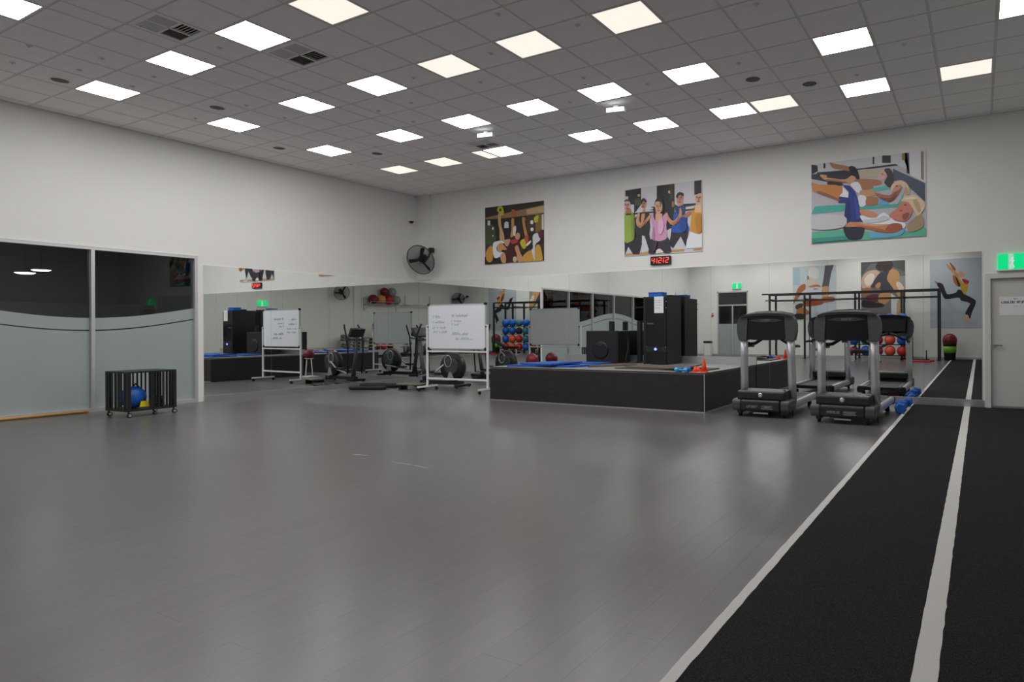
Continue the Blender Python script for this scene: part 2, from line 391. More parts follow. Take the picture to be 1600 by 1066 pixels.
# ---- glazed panels in the left wall with frosted film
w1 = struct('window_1', 'row of tall glazed panels with frosted film and aluminium frames')
MB().box(-0.13, 0.018, GY0, GY1, GZ - 0.042, GZ).box(-0.02, 0.022, GY0, GY1 + .012, GZ, GZ + 0.012).build('head_rail', frame_m, w1)
MB().box(-0.13, 0.018, GY0, GY1, 0, 0.06).build('sill_rail', frame_m, w1)
n = 6; pitch = (GY1 - GY0) / n
for i in range(n + 1):
    y = GY1 - i * pitch
    a, c = (y - 0.05, y) if i == 0 else ((y, y + 0.05) if i == n else (y - 0.025, y + 0.025))
    MB().box(-0.12, 0.016, a, c, 0.06, GZ - 0.042).build('mullion', frame_m, w1)
def top_curve(y): return 1.74 - 0.20 * math.cos(2 * PI * (y + 6.95) / 6.4)
for i in range(n):
    y1 = GY1 - i * pitch - 0.03; y0 = GY1 - (i + 1) * pitch + 0.03
    MB().box(-0.062, -0.052, y0, y1, 0.06, GZ - 0.042).build('pane', glass_m, w1)
    N = 14
    up_ = [(y0 + (y1 - y0) * k / N) for k in range(N + 1)]
    MB().prism([(y, top_curve(y)) for y in up_] + [(y, top_curve(y) - 0.195) for y in reversed(up_)], (-0.0515, 0, 0), (0, 1, 0), (0, 0, 1), (0.0015, 0, 0)).build('frosted_film', film_m, w1)
    MB().prism([(y, top_curve(y) - 0.215) for y in up_] + [(y1, 0.06), (y0, 0.06)], (-0.0515, 0, 0), (0, 1, 0), (0, 0, 1), (0.0015, 0, 0)).build('frosted_film', film_m, w1)
# room on the other side of the glass
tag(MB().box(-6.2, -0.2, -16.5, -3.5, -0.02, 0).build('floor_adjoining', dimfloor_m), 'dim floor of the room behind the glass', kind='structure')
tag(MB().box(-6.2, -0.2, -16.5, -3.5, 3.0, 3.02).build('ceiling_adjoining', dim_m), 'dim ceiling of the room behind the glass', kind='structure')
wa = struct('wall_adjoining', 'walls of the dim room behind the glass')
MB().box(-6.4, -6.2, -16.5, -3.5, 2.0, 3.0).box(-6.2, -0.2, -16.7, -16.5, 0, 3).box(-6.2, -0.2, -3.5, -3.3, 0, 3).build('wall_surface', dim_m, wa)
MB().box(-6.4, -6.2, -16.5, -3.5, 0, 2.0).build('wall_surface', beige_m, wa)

# ---- suspended ceiling: grid, tiles, lights, grilles
XS = [0.0, 0.19, 0.83, 1.47, 2.13, 2.77, 3.41, 4.06, 4.37, 4.97, 5.63, 6.34, 7.0, 7.65, 8.31, 9.02, 9.68, 10.35, 11.015, 11.675, 12.30, 12.96, 13.60, 14.25, 14.90, W]
YS = [0.0, -0.13, -0.72, -1.31, -1.90, -2.48, -3.03, -3.58, -4.16, -4.76, -5.36, -5.94, -6.53, -7.11, -7.69]
while YS[-1] - 0.585 > -S: YS.append(round(YS[-1] - 0.585, 3))
YS.append(-S)
ce = struct('ceiling', 'suspended ceiling of grey tiles in a metal grid')
MB().box(-.1, W + .1, -S - .1, .1, H + 0.05, H + 0.12).build('ceiling_void', void_m, ce)
def xi(x): return max(i for i in range(len(XS) - 1) if XS[i] <= x)
def yi(y): return max(j for j in range(len(YS) - 1) if YS[j] >= y)
ROWS = {'E': -2.19, 'D': -3.87, 'C': -5.65, 'B': -7.40, 'A': -9.15, 'Z1': -10.9, 'Z2': -12.66, 'Z3': -14.41, 'Z4': -16.17}
COLS = [1.8, 3.735, 5.297, 6.669, 7.983, 9.35, 11.345]
lights = []   # (x, y, warm, row)
warmset = {('E', 1.8), ('C', 6.669), ('C', 7.983), ('C', 9.35), ('B', 6.669)}
for r, c in [('E', 1.8), ('E', 3.09), ('E', 4.2), ('E', 4.67), ('E', 6.669), ('E', 7.983), ('E', 9.35), ('E', 10.0), ('E', 11.345), ('E', 12.63)] + \
            [('D', c) for c in COLS] + [('D', 13.28)] + [('C', c) for c in COLS[:-1]] + [('B', c) for c in (1.8, 3.735, 5.297, 6.669)] + [('B', 9.35)] + \
            [('A', 3.735), ('A', 6.669), ('A', 9.35)] + [(z, c) for z in ('Z1', 'Z2', 'Z3', 'Z4') for c in (1.8, 5.297, 9.35)] + [('Z4', c) for c in (3.735, 7.983, 11.345)]:  # Z rows: added panels out of view that brighten the end behind the camera
    warm = (r, c) in warmset or (r == 'E' and c in (3.09, 4.2, 10.0, 12.63))
    lights.append((c, ROWS[r], warm, r))
used = {}
for x, y, wm, r in lights: used[(xi(x), yi(y))] = 'light'
VENTS = [(4.67, -7.98), (5.3, -6.82), (4.67, -2.75)]
for x, y in VENTS: used[(xi(x), yi(y))] = 'vent'
# grid bars
for x in XS[1:-1]: MB().box(x - .012, x + .012, -S, 0, H + 0.002, H + 0.05).build('grid_bar', grid_m, ce)
for y in YS[1:-1]: MB().box(0, W, y - .012, y + .012, H + 0.0025, H + 0.05).build('grid_bar', grid_m, ce)
tiles = []
for i in range(len(XS) - 1):
    for j in range(len(YS) - 1):
        if (i, j) in used: continue
        tiles.append((XS[i], XS[i + 1], YS[j + 1], YS[j]))
def tnear(c):
    x = (c[0] + c[1]) / 2 - 12.78; y = (c[2] + c[3]) / 2 + 11.85
    dep = x * fw.x + y * fw.y
    if dep < 0.5: return 999
    sx = 991.8 + 995 * (x * rt.x + y * rt.y) / dep; sy = 514 - 995 * (H - 1.309) / dep
    return dep - 3 * min(c[1] - c[0], c[3] - c[2]) if (-40 < sx < 1640 and sy > -30) else 99 + dep
tiles.sort(key=tnear)
tme = {}
def tile_box(b, w, h, ox=0, oy=0):
    g = 0.014; return b.rbox(ox + g, ox + w - g, oy + g, oy + h - g, H - 0.003, H + 0.018, r=0.004, n=1)
for c in tiles[:300]:
    key = (round(c[1] - c[0], 3), round(c[3] - c[2], 3))
    if min(key) < 0.04: continue
    if key not in tme:
        me = tile_box(MB(), *key).mesh('ceiling_tile'); me.materials.append(tile_m); tme[key] = me
    link('ceiling_tile', tme[key], ce, loc=(c[0], c[2], 0))
rest = MB()
for c in tiles[300:]: tile_box(rest, c[1] - c[0], c[3] - c[2], c[0], c[2])
tag(rest.build('far_tiles', tile_m, ce), kind='stuff')

ROWNAME = {'E': 'row nearest the back wall', 'D': 'second row from back wall', 'C': 'third row from back wall', 'B': 'fourth row from back wall', 'A': 'fifth row from back wall',
           'Z1': 'added sixth row from back wall', 'Z2': 'added seventh row from back wall', 'Z3': 'added eighth row from back wall', 'Z4': 'added row above the pull-up rig'}
LPOS = []
cnt = {}
for x, y, wm, r in sorted(lights):
    k = cnt.get(r, 0); cnt[r] = k + 1
    i, j = xi(x), yi(y); x0, x1, y0, y1 = XS[i] + .012, XS[i + 1] - .012, YS[j + 1] + .012, YS[j] - .012
    t = thing('ceiling_light', '%s ceiling light panel, %s from left in the %s' % ('dim warm' if wm else 'bright white', ORD[k], ROWNAME[r]), 'ceiling light', ((x0 + x1) / 2, (y0 + y1) / 2, H), group='ceiling light panels')
    LPOS.append(((x0 + x1) / 2, (y0 + y1) / 2, ORD[k], r))
    a, b2 = (x1 - x0) / 2, (y1 - y0) / 2; f = 0.016
    MB().box(-a, a, -b2, -b2 + f, -.004, .03).box(-a, a, b2 - f, b2, -.004, .03).box(-a, -a + f, -b2 + f, b2 - f, -.004, .03).box(a - f, a, -b2 + f, b2 - f, -.004, .03).build('frame', white_m, t)
    df = MB().box(-a + f, a - f, -b2 + f, b2 - f, 0.0, 0.02).build('diffuser', white_m, t)
    df.data.materials.append(warm_m if wm else cream_m)
    for pl in df.data.polygons:
        if pl.normal.z < -0.5: pl.material_index = 1            # only the lower face of the diffuser glows

for k, (x, y) in enumerate(VENTS):
    i, j = xi(x), yi(y); x0, x1, y0, y1 = XS[i] + .012, XS[i + 1] - .012, YS[j + 1] + .012, YS[j] - .012
    t = thing('air_vent', ['square four-way air vent in the ceiling at the top left', 'square four-way air vent beside the fourth-row light panel', 'farthest square air vent, beside an emergency spotlight'][k], 'air vent', ((x0 + x1) / 2, (y0 + y1) / 2, H), group='ceiling air vents')
    a, b2 = (x1 - x0) / 2, (y1 - y0) / 2; f = 0.05
    MB().box(-a, a, -b2, -b2 + f, -.004, .012).box(-a, a, b2 - f, b2, -.004, .012).box(-a, -a + f, -b2 + f, b2 - f, -.004, .012).box(a - f, a, -b2 + f, b2 - f, -.004, .012).build('border', tile_m, t)
    MB().box(-a + f, a - f, -b2 + f, b2 - f, 0.03, 0.045).build('duct_backing', void_m, t)
    MB().box(-.012, .012, -b2 + f, b2 - f, -.004, .02).box(-a + f, a - f, -.012, .012, -.004, .02).build('cross_bar', tile_m, t)
    for qx in (-1, 1):
        for qy in (-1, 1):
            w = a - f - .012; h = b2 - f - .012; cx = qx * (.012 + w / 2); cy = qy * (.012 + h / 2)
            for s_ in range(6):
                if qx * qy > 0:
                    yy = cy - h / 2 + (s_ + .5) * h / 6
                    MB().obox((cx, yy, 0.008), (w / 2, 0, 0), (0, .018, .012 * qy), (0, -.001, .0015)).build('louvre', grid_m, t)
                else:
                    xx = cx - w / 2 + (s_ + .5) * w / 6
                    MB().obox((xx, cy, 0.008), (0, h / 2, 0), (.018, 0, .012 * qx), (-.001, 0, .0015)).build('louvre', grid_m, t)
SPK = [(1.7, -7.91), (2.44, -6.26), (1.16, -4.46), (2.45, -3.30), (10.03, -3.30), (10.68, -2.75)]
SPKL = ['beside the light panel at the far left', 'above the left mirror between second and third light rows', 'close to the left wall near the corner', 'near the corner by the dim light panels', 'between bright light panels on the right', 'just left of the dim panel on the right']
for k, (x, y) in enumerate(SPK):
    t = thing('ceiling_speaker', 'round grey ceiling speaker ' + SPKL[k], 'speaker', (x, y, H - .003), group='round ceiling speakers')
    MB().lathe([(.115, 0), (.115, -.004), (.10, -.008), (.098, -.004)], n=28).build('rim', tile_m, t)
    MB().lathe([(.098, -.001), (.098, -.004), (.06, -.007), (.001, -.008)], n=28).build('grille', speaker_m, t)
SPR = [(2.71, -8.56), (3.04, -7.97), (2.36, -7.94), (2.95, -7.35), (2.30, -7.32), (4.65, -7.42), (2.93, -6.1), (1.61, -6.15), (1.9, -8.46), (2.88, -5.46), (5.98, -5.62), (6.67, -5.05), (5.2, -4.95), (4.48, -4.95), (4.55, -4.31), (2.8, -3.62), (1.3, -3.01), (8.16, -6.42), (7.42, -5.69), (8.78, -5.79), (10.7, -5.25), (10.03, -3.9), (7.32, -3.79), (8.67, -3.85), (9.35, -2.78), (8.01, -4.48), (6.48, -2.78), (5.77, -2.47), (7.32, -1.96), (11.98, -3.45), (11.32, -2.75)]
sproto = None; seen_l = set()
def spr_label(x, y):
    q = sorted(LPOS, key=lambda p: (p[0] - x) ** 2 + (p[1] - y) ** 2)
    for lx, ly, o, r in q[:3]:
        dx, dy = x - lx, y - ly
        side = ('right of' if dx > 0 else 'left of') if abs(dx) > abs(dy) else ('behind' if dy > 0 else 'in front of')
        l = 'ceiling sprinkler %s the %s panel of the %s' % (side, o, ROWNAME[r])
        if l not in seen_l: break
    seen_l.add(l); return l
for k, (x, y) in enumerate(SPR):
    if k == 0:
        t = thing('sprinkler_head', spr_label(x, y), 'sprinkler', (x, y, H - .003), group='ceiling sprinklers')
        MB().lathe([(.034, 0), (.034, -.004), (.026, -.008), (.014, -.009)], n=16).build('rosette', grid_m, t)
        MB().lathe([(.010, -.008), (.008, -.016), (.012, -.018), (.012, -.020)], n=10).build('nozzle', grid_m, t)
        sproto = freeze(t)
    else: dup(sproto, (x, y, H - .003), label=spr_label(x, y))
for k, (x, y) in enumerate([(7.86, -3.33), (5.25, -3.33)]):
    t = thing('emergency_light', ['white emergency spotlight hanging under the centre ceiling panels', 'white emergency spotlight beside the small air vent'][k], 'emergency light', (x, y, H), rz=0.2, group='emergency spotlights')
    MB().cyl((0, 0, 0), (0, 0, -.05), .05).build('mount', white_m, t)
    MB().rbox(-.15, .15, -.055, .055, -.12, -.05, r=.02).build('housing', white_m, t)
    MB().box(-.14, .14, -.062, -.054, -.115, -.055).build('lens', emer_m, t)

# ================================================================== posters (flat prints on thin boards)
def smooth_poly(p, k=3):
    n = len(p); o = []
    for i in range(n):
        a, b_, c, d = p[i - 1], p[i], p[(i + 1) % n], p[(i + 2) % n]
        for s_ in range(k):
            t = s_ / k; t2 = t * t; t3 = t2 * t
            o.append(tuple(0.5 * ((2 * b_[q]) + (-a[q] + c[q]) * t + (2 * a[q] - 5 * b_[q] + 4 * c[q] - d[q]) * t2 + (-a[q] + 3 * b_[q] - 3 * c[q] + d[q]) * t3) for q in (0, 1)))
    return o
def clip(poly):
    """clip a polygon to the unit square"""
    for ax, lim, sg in ((0, 0, 1), (0, 1, -1), (1, 0, 1), (1, 1, -1)):
        o = []
        for i in range(len(poly)):
            a, b_ = poly[i - 1], poly[i]; ia = sg * (a[ax] - lim) >= 0; ib = sg * (b_[ax] - lim) >= 0
            if ia != ib:
                t = (lim - a[ax]) / (b_[ax] - a[ax]); o.append(tuple(a[q] + t * (b_[q] - a[q]) for q in (0, 1)))
            if ib: o.append(b_)
        poly = o
        if len(poly) < 3: return []
    return poly
def poster(name, label, corners, layers, origin, u, v, nrm, w, h, flip=False, board=white_m):
    """corners: TL,TR,BR,BL of the artwork in drawing units; layers: (rgb, points, smooth)"""
    (tlx, tly), (trx, try_), (brx, bry), (blx, bly) = corners
    def uv(p):
        a = (p[0] - tlx) / (trx - tlx); t = tly + (try_ - tly) * a; bt = bly + (bry - bly) * a
        bb = 1 - (p[1] - t) / (bt - t)
        return (1 - a if flip else a, bb)
    origin = Vector(origin) + Vector(nrm) * .004
    root = thing(name, label, 'poster', origin, group='fitness posters')
    u = Vector(u); v = Vector(v); nrm = Vector(nrm)
    bo = MB().obox(u * w / 2 + v * h / 2 + nrm * 0.006, u * (w / 2), v * (h / 2), nrm * 0.006).build('board', board, root)
    verts, faces, cols = [], [], []
    for k, (c, pts, sm) in enumerate(layers):
        p = [uv(q) for q in pts]
        if sm: p = smooth_poly(p)
        p = clip(p)
        if len(p) < 3: continue
        o = len(verts); d = 0.0126 + 0.00045 * k
        verts += [u * (0.006 + a * (w - .012)) + v * (0.006 + b2 * (h - .012)) + nrm * d for a, b2 in p]
        faces.append(tuple(range(o, o + len(p)))); cols.append(rgb(*c))
    me = bpy.data.meshes.new('print'); me.from_pydata(verts, [], faces)
    ca = me.color_attributes.new('Col', 'FLOAT_COLOR', 'CORNER')
    for pl, c in zip(me.polygons, cols):
        for li in pl.loop_indices: ca.data[li].color = c
    me.materials.append(print_m)
    link('print', me, root)
    return root
SK, SK2, SK3 = (206, 150, 110), (176, 116, 78), (228, 184, 148)
def R(x0, y0, x1, y1): return [(x0, y0), (x1, y0), (x1, y1), (x0, y1)]
# --- group of people lifting bars, woman in pink in front
c2 = [(108, 175), (920, 75), (920, 815), (108, 870)]
L2 = [((208, 208, 214), R(90, 60, 940, 890), 0), ((24, 24, 28), [(120, 185), (292, 158), (292, 330), (215, 430), (215, 330), (150, 330), (150, 245), (120, 245)], 0),
      ((22, 22, 25), [(460, 134), (645, 112), (645, 560), (560, 600), (460, 420)], 0), ((60, 48, 30), [(590, 120), (630, 115), (628, 260), (600, 300)], 0), ((24, 26, 28), [(845, 84), (915, 76), (915, 215), (845, 230)], 0),
      ((198, 176, 120), R(258, 222, 278, 246), 1), ((214, 190, 120), R(582, 186, 598, 212), 1), ((150, 120, 40), R(618, 300, 638, 352), 1), ((52, 78, 48), [(225, 280), (280, 265), (290, 330), (235, 345)], 1),
      ((196, 152, 96), [(108, 845), (370, 822), (370, 850), (108, 866)], 0), ((196, 152, 96), [(590, 802), (745, 795), (740, 818), (590, 828)], 0), ((196, 152, 96), [(832, 788), (918, 782), (918, 806), (832, 810)], 0),
      # left man in green
      ((36, 34, 40), [(108, 700), (240, 660), (300, 740), (270, 850), (205, 850), (150, 770), (112, 855)], 0), ((150, 178, 70), [(105, 430), (160, 412), (222, 430), (218, 560), (232, 660), (200, 705), (105, 714)], 1),
      ((214, 176, 160), [(112, 300), (150, 285), (176, 320), (172, 375), (140, 410), (108, 380)], 1), ((90, 62, 48), [(106, 300), (130, 276), (165, 280), (178, 310), (150, 296)], 1), (SK2, [(130, 390), (170, 368), (186, 400), (160, 428), (132, 425)], 1),
      # woman behind in black
      ((30, 30, 40), [(225, 470), (280, 420), (380, 420), (390, 560), (380, 640), (400, 740), (375, 800), (330, 660), (300, 650), (296, 760), (262, 760), (220, 690)], 0), (SK, [(288, 300), (320, 285), (350, 310), (345, 350), (316, 372), (292, 345)], 1), ((34, 28, 28), [(290, 290), (318, 262), (350, 285), (348, 310), (320, 296), (290, 330)], 1), (SK, [(318, 370), (338, 375), (330, 470), (300, 540), (290, 480)], 1),
      # man in blue
      ((34, 34, 42), [(612, 600), (790, 595), (775, 690), (757, 768), (706, 660), (628, 785), (590, 750)], 0), ((30, 82, 178), [(640, 420), (690, 400), (770, 440), (775, 520), (792, 600), (690, 624), (610, 605), (632, 500)], 1), ((206, 150, 128), [(668, 240), (700, 222), (734, 240), (732, 310), (700, 350), (672, 315)], 1), ((40, 32, 32), [(664, 235), (695, 200), (735, 215), (734, 245), (700, 232), (668, 262)], 1), ((36, 60, 112), [(650, 330), (690, 350), (750, 330), (756, 400), (740, 445), (690, 430), (655, 400)], 1), (SK2, [(790, 400), (815, 420), (780, 460), (720, 490), (690, 480), (690, 440), (740, 440)], 1),
      # woman in orange at the right edge
      ((214, 148, 44), [(815, 400), (850, 345), (920, 330), (920, 625), (880, 635), (800, 605), (812, 500)], 0), ((226, 176, 150), [(858, 240), (890, 218), (918, 225), (918, 330), (875, 325), (856, 290)], 1), ((232, 190, 150), R(850, 335, 918, 415), 0), ((232, 234, 238), [(805, 615), (880, 640), (920, 625), (920, 780), (760, 790), (770, 700)], 0),
      # bars
      ((26, 26, 34), [(128, 428), (440, 400), (440, 412), (128, 442)], 0), ((26, 30, 40), [(730, 326), (860, 318), (860, 338), (760, 350)], 0), ((22, 24, 34), [(755, 382), (850, 372), (850, 384), (760, 396)], 0),
      # woman in pink
      ((44, 38, 52), [(402, 690), (572, 670), (604, 780), (606, 826), (535, 835), (490, 790), (452, 838), (372, 840), (388, 760)], 1), ((212, 152, 190), [(400, 470), (430, 420), (500, 470), (560, 415), (580, 440), (562, 540), (570, 660), (540, 700), (470, 712), (410, 690), (420, 600)], 1),
      (SK, [(400, 425), (385, 480), (330, 545), (290, 578), (250, 550), (240, 490), (262, 420), (282, 430), (276, 500), (310, 530), (350, 480)], 1), (SK, [(572, 425), (600, 475), (640, 500), (690, 440), (700, 370), (716, 380), (718, 450), (660, 540), (620, 545), (570, 490)], 1), ((222, 172, 140), [(452, 430), (510, 425), (520, 450), (480, 520), (445, 470)], 1),
      ((40, 30, 32), [(440, 320), (460, 272), (505, 262), (530, 300), (535, 380), (522, 420), (505, 340), (470, 300), (445, 340)], 1), ((220, 166, 138), [(444, 320), (478, 298), (518, 320), (516, 390), (485, 432), (455, 410)], 1), ((30, 28, 32), [(400, 365), (430, 352), (448, 372), (446, 490), (430, 460), (424, 390)], 1), ((230, 222, 214), [(455, 812), (490, 790), (530, 825), (490, 836), (455, 838)], 1)]
for (x, y, s_) in ((482, 350, 1.0), (700, 262, 1.0), (142, 335, .9), (318, 318, .85), (890, 262, .9)):      # eyes, brows, nose and mouth
    for q in (-1, 1): L2 += [((70, 48, 44), R(x + q * 16 * s_ - 7 * s_, y - 4, x + q * 16 * s_ + 7 * s_, y + 3), 1), ((86, 60, 50), R(x + q * 16 * s_ - 9 * s_, y - 14, x + q * 16 * s_ + 9 * s_, y - 10), 0)]
    L2 += [((186, 124, 98), [(x - 3, y + 2), (x + 3, y + 2), (x + 7, y + 24), (x - 6, y + 24)], 1), ((168, 78, 78), R(x - 13 * s_, y + 38 * s_, x + 13 * s_, y + 46 * s_), 1)]
L2 += [((190, 130, 168), [(420, 600), (432, 560), (440, 690), (412, 688)], 1), ((228, 176, 208), [(480, 520), (520, 470), (540, 560), (510, 640), (480, 620)], 1), ((182, 124, 88), [(300, 545), (345, 490), (352, 500), (300, 570), (262, 556)], 1), ((182, 124, 88), [(620, 520), (665, 500), (690, 455), (694, 466), (660, 536), (625, 542)], 1), ((24, 66, 150), [(700, 480), (760, 470), (770, 590), (720, 610)], 1), ((126, 152, 54), [(190, 440), (220, 436), (216, 560), (228, 655), (200, 690)], 1), ((190, 128, 34), [(860, 470), (918, 440), (918, 610), (880, 622)], 1), ((56, 50, 66), [(440, 720), (470, 716), (450, 800), (420, 820)], 1), ((120, 104, 96), R(500, 300, 512, 330), 1), ((228, 228, 232), [(385, 372), (430, 366), (430, 376), (385, 384)], 0)]
poster('poster', 'poster of people lifting bars behind a woman in pink, above the clock', c2, L2, (6.13, 0, 2.86), (1, 0, 0), (0, 0, 1), (0, -1, 0), 1.79, 1.43)
# --- gym class raising kettlebells
c1 = [(145, 268), (842, 178), (842, 905), (142, 940)]
L1 = [((62, 46, 34), R(120, 160, 860, 960), 0), ((46, 38, 30), [(145, 268), (842, 178), (842, 230), (560, 290), (145, 380)], 0), ((150, 120, 78), [(150, 385), (480, 310), (842, 230), (842, 330), (500, 385), (150, 405)], 0), ((196, 168, 120), [(640, 285), (842, 240), (842, 320), (650, 345)], 0), ((34, 28, 28), [(150, 415), (460, 380), (842, 335), (842, 700), (150, 700)], 0),
      ((66, 78, 50), [(148, 480), (255, 478), (270, 560), (268, 680), (148, 692)], 1), ((22, 26, 34), R(370, 430, 460, 640), 0), ((206, 210, 214), [(382, 450), (400, 428), (432, 436), (434, 505), (380, 508)], 0), ((206, 206, 204), R(176, 418, 210, 476), 0), ((240, 240, 236), R(234, 500, 250, 524), 1), ((222, 222, 214), R(236, 592, 248, 608), 1), ((70, 46, 38), R(640, 360, 745, 560), 0), ((238, 238, 232), R(692, 420, 720, 458), 1), ((238, 238, 232), R(694, 508, 722, 542), 1), ((124, 104, 42), R(748, 345, 815, 560), 0),
      ((214, 208, 196), R(818, 345, 842, 530), 0), ((170, 96, 64), [(470, 290), (510, 290), (535, 340), (510, 375), (478, 370)], 1), ((196, 190, 40), [(300, 270), (330, 245), (366, 262), (380, 330), (360, 362), (336, 348), (332, 320), (300, 312)], 1), ((40, 34, 26), [(325, 278), (345, 276), (347, 302), (326, 304)], 1), ((196, 190, 40), [(735, 380), (775, 358), (785, 372), (772, 435), (745, 445), (732, 420)], 1),
      ((206, 164, 120), [(314, 330), (340, 325), (346, 470), (378, 580), (382, 660), (330, 650), (326, 540), (308, 430)], 1), ((200, 150, 70), [(468, 405), (500, 400), (498, 520), (486, 620), (456, 612), (470, 520)], 1), ((196, 142, 70), [(596, 390), (622, 385), (632, 480), (656, 590), (630, 610), (608, 500)], 1), ((172, 112, 70), [(612, 386), (636, 384), (636, 420), (616, 428)], 1), ((218, 222, 226), [(490, 510), (516, 478), (526, 520), (510, 600), (490, 590)], 1),
      ((66, 24, 28), [(430, 640), (500, 610), (560, 600), (580, 720), (520, 800), (490, 880), (420, 900), (410, 760)], 1), (SK, [(510, 600), (545, 562), (572, 590), (560, 640), (530, 650)], 1), ((180, 60, 70), [(460, 660), (530, 640), (540, 680), (480, 700)], 1), ((206, 160, 120), [(375, 660), (455, 642), (430, 720), (400, 720)], 1),
      ((182, 84, 46), [(630, 610), (668, 590), (670, 690), (640, 720), (615, 680)], 1), ((206, 190, 40), [(570, 680), (620, 640), (640, 740), (605, 755)], 1), ((214, 216, 222), [(720, 600), (770, 570), (800, 600), (800, 660), (745, 720), (742, 900), (716, 890), (700, 740), (718, 700)], 1), ((92, 26, 44), [(780, 580), (812, 534), (836, 560), (834, 630), (800, 636)], 1), ((26, 26, 34), [(590, 790), (660, 740), (710, 690), (716, 760), (640, 810), (600, 830)], 1), ((238, 236, 222), [(640, 712), (692, 660), (698, 680), (655, 725)], 1),
      ((206, 156, 60), [(600, 850), (690, 775), (720, 860), (730, 905), (600, 912)], 1), ((206, 160, 60), [(750, 735), (800, 720), (830, 860), (820, 905), (745, 905)], 1), (SK, [(510, 740), (545, 715), (570, 790), (600, 860), (600, 910), (545, 912), (530, 820)], 1), ((24, 24, 30), [(145, 850), (250, 850), (380, 800), (400, 930), (145, 940)], 0), ((206, 146, 60), [(160, 790), (225, 712), (248, 800), (240, 890), (200, 914), (165, 880)], 1), ((226, 232, 240), [(245, 700), (300, 664), (360, 660), (390, 690), (330, 690), (290, 740), (310, 790), (380, 800), (330, 850), (260, 856)], 1), ((208, 152, 100), [(300, 720), (350, 684), (385, 720), (415, 765), (360, 770), (345, 800), (305, 780)], 1), (SK, [(335, 840), (380, 800), (405, 850), (402, 920), (360, 925)], 1), ((214, 184, 160), R(492, 856, 530, 910), 1)]
poster('poster', 'poster of a gym class raising kettlebells, nearest the corner fan', c1, L1, (2.265, 0, 2.885), (1, 0, 0), (0, 0, 1), (0, -1, 0), 1.765, 1.385)
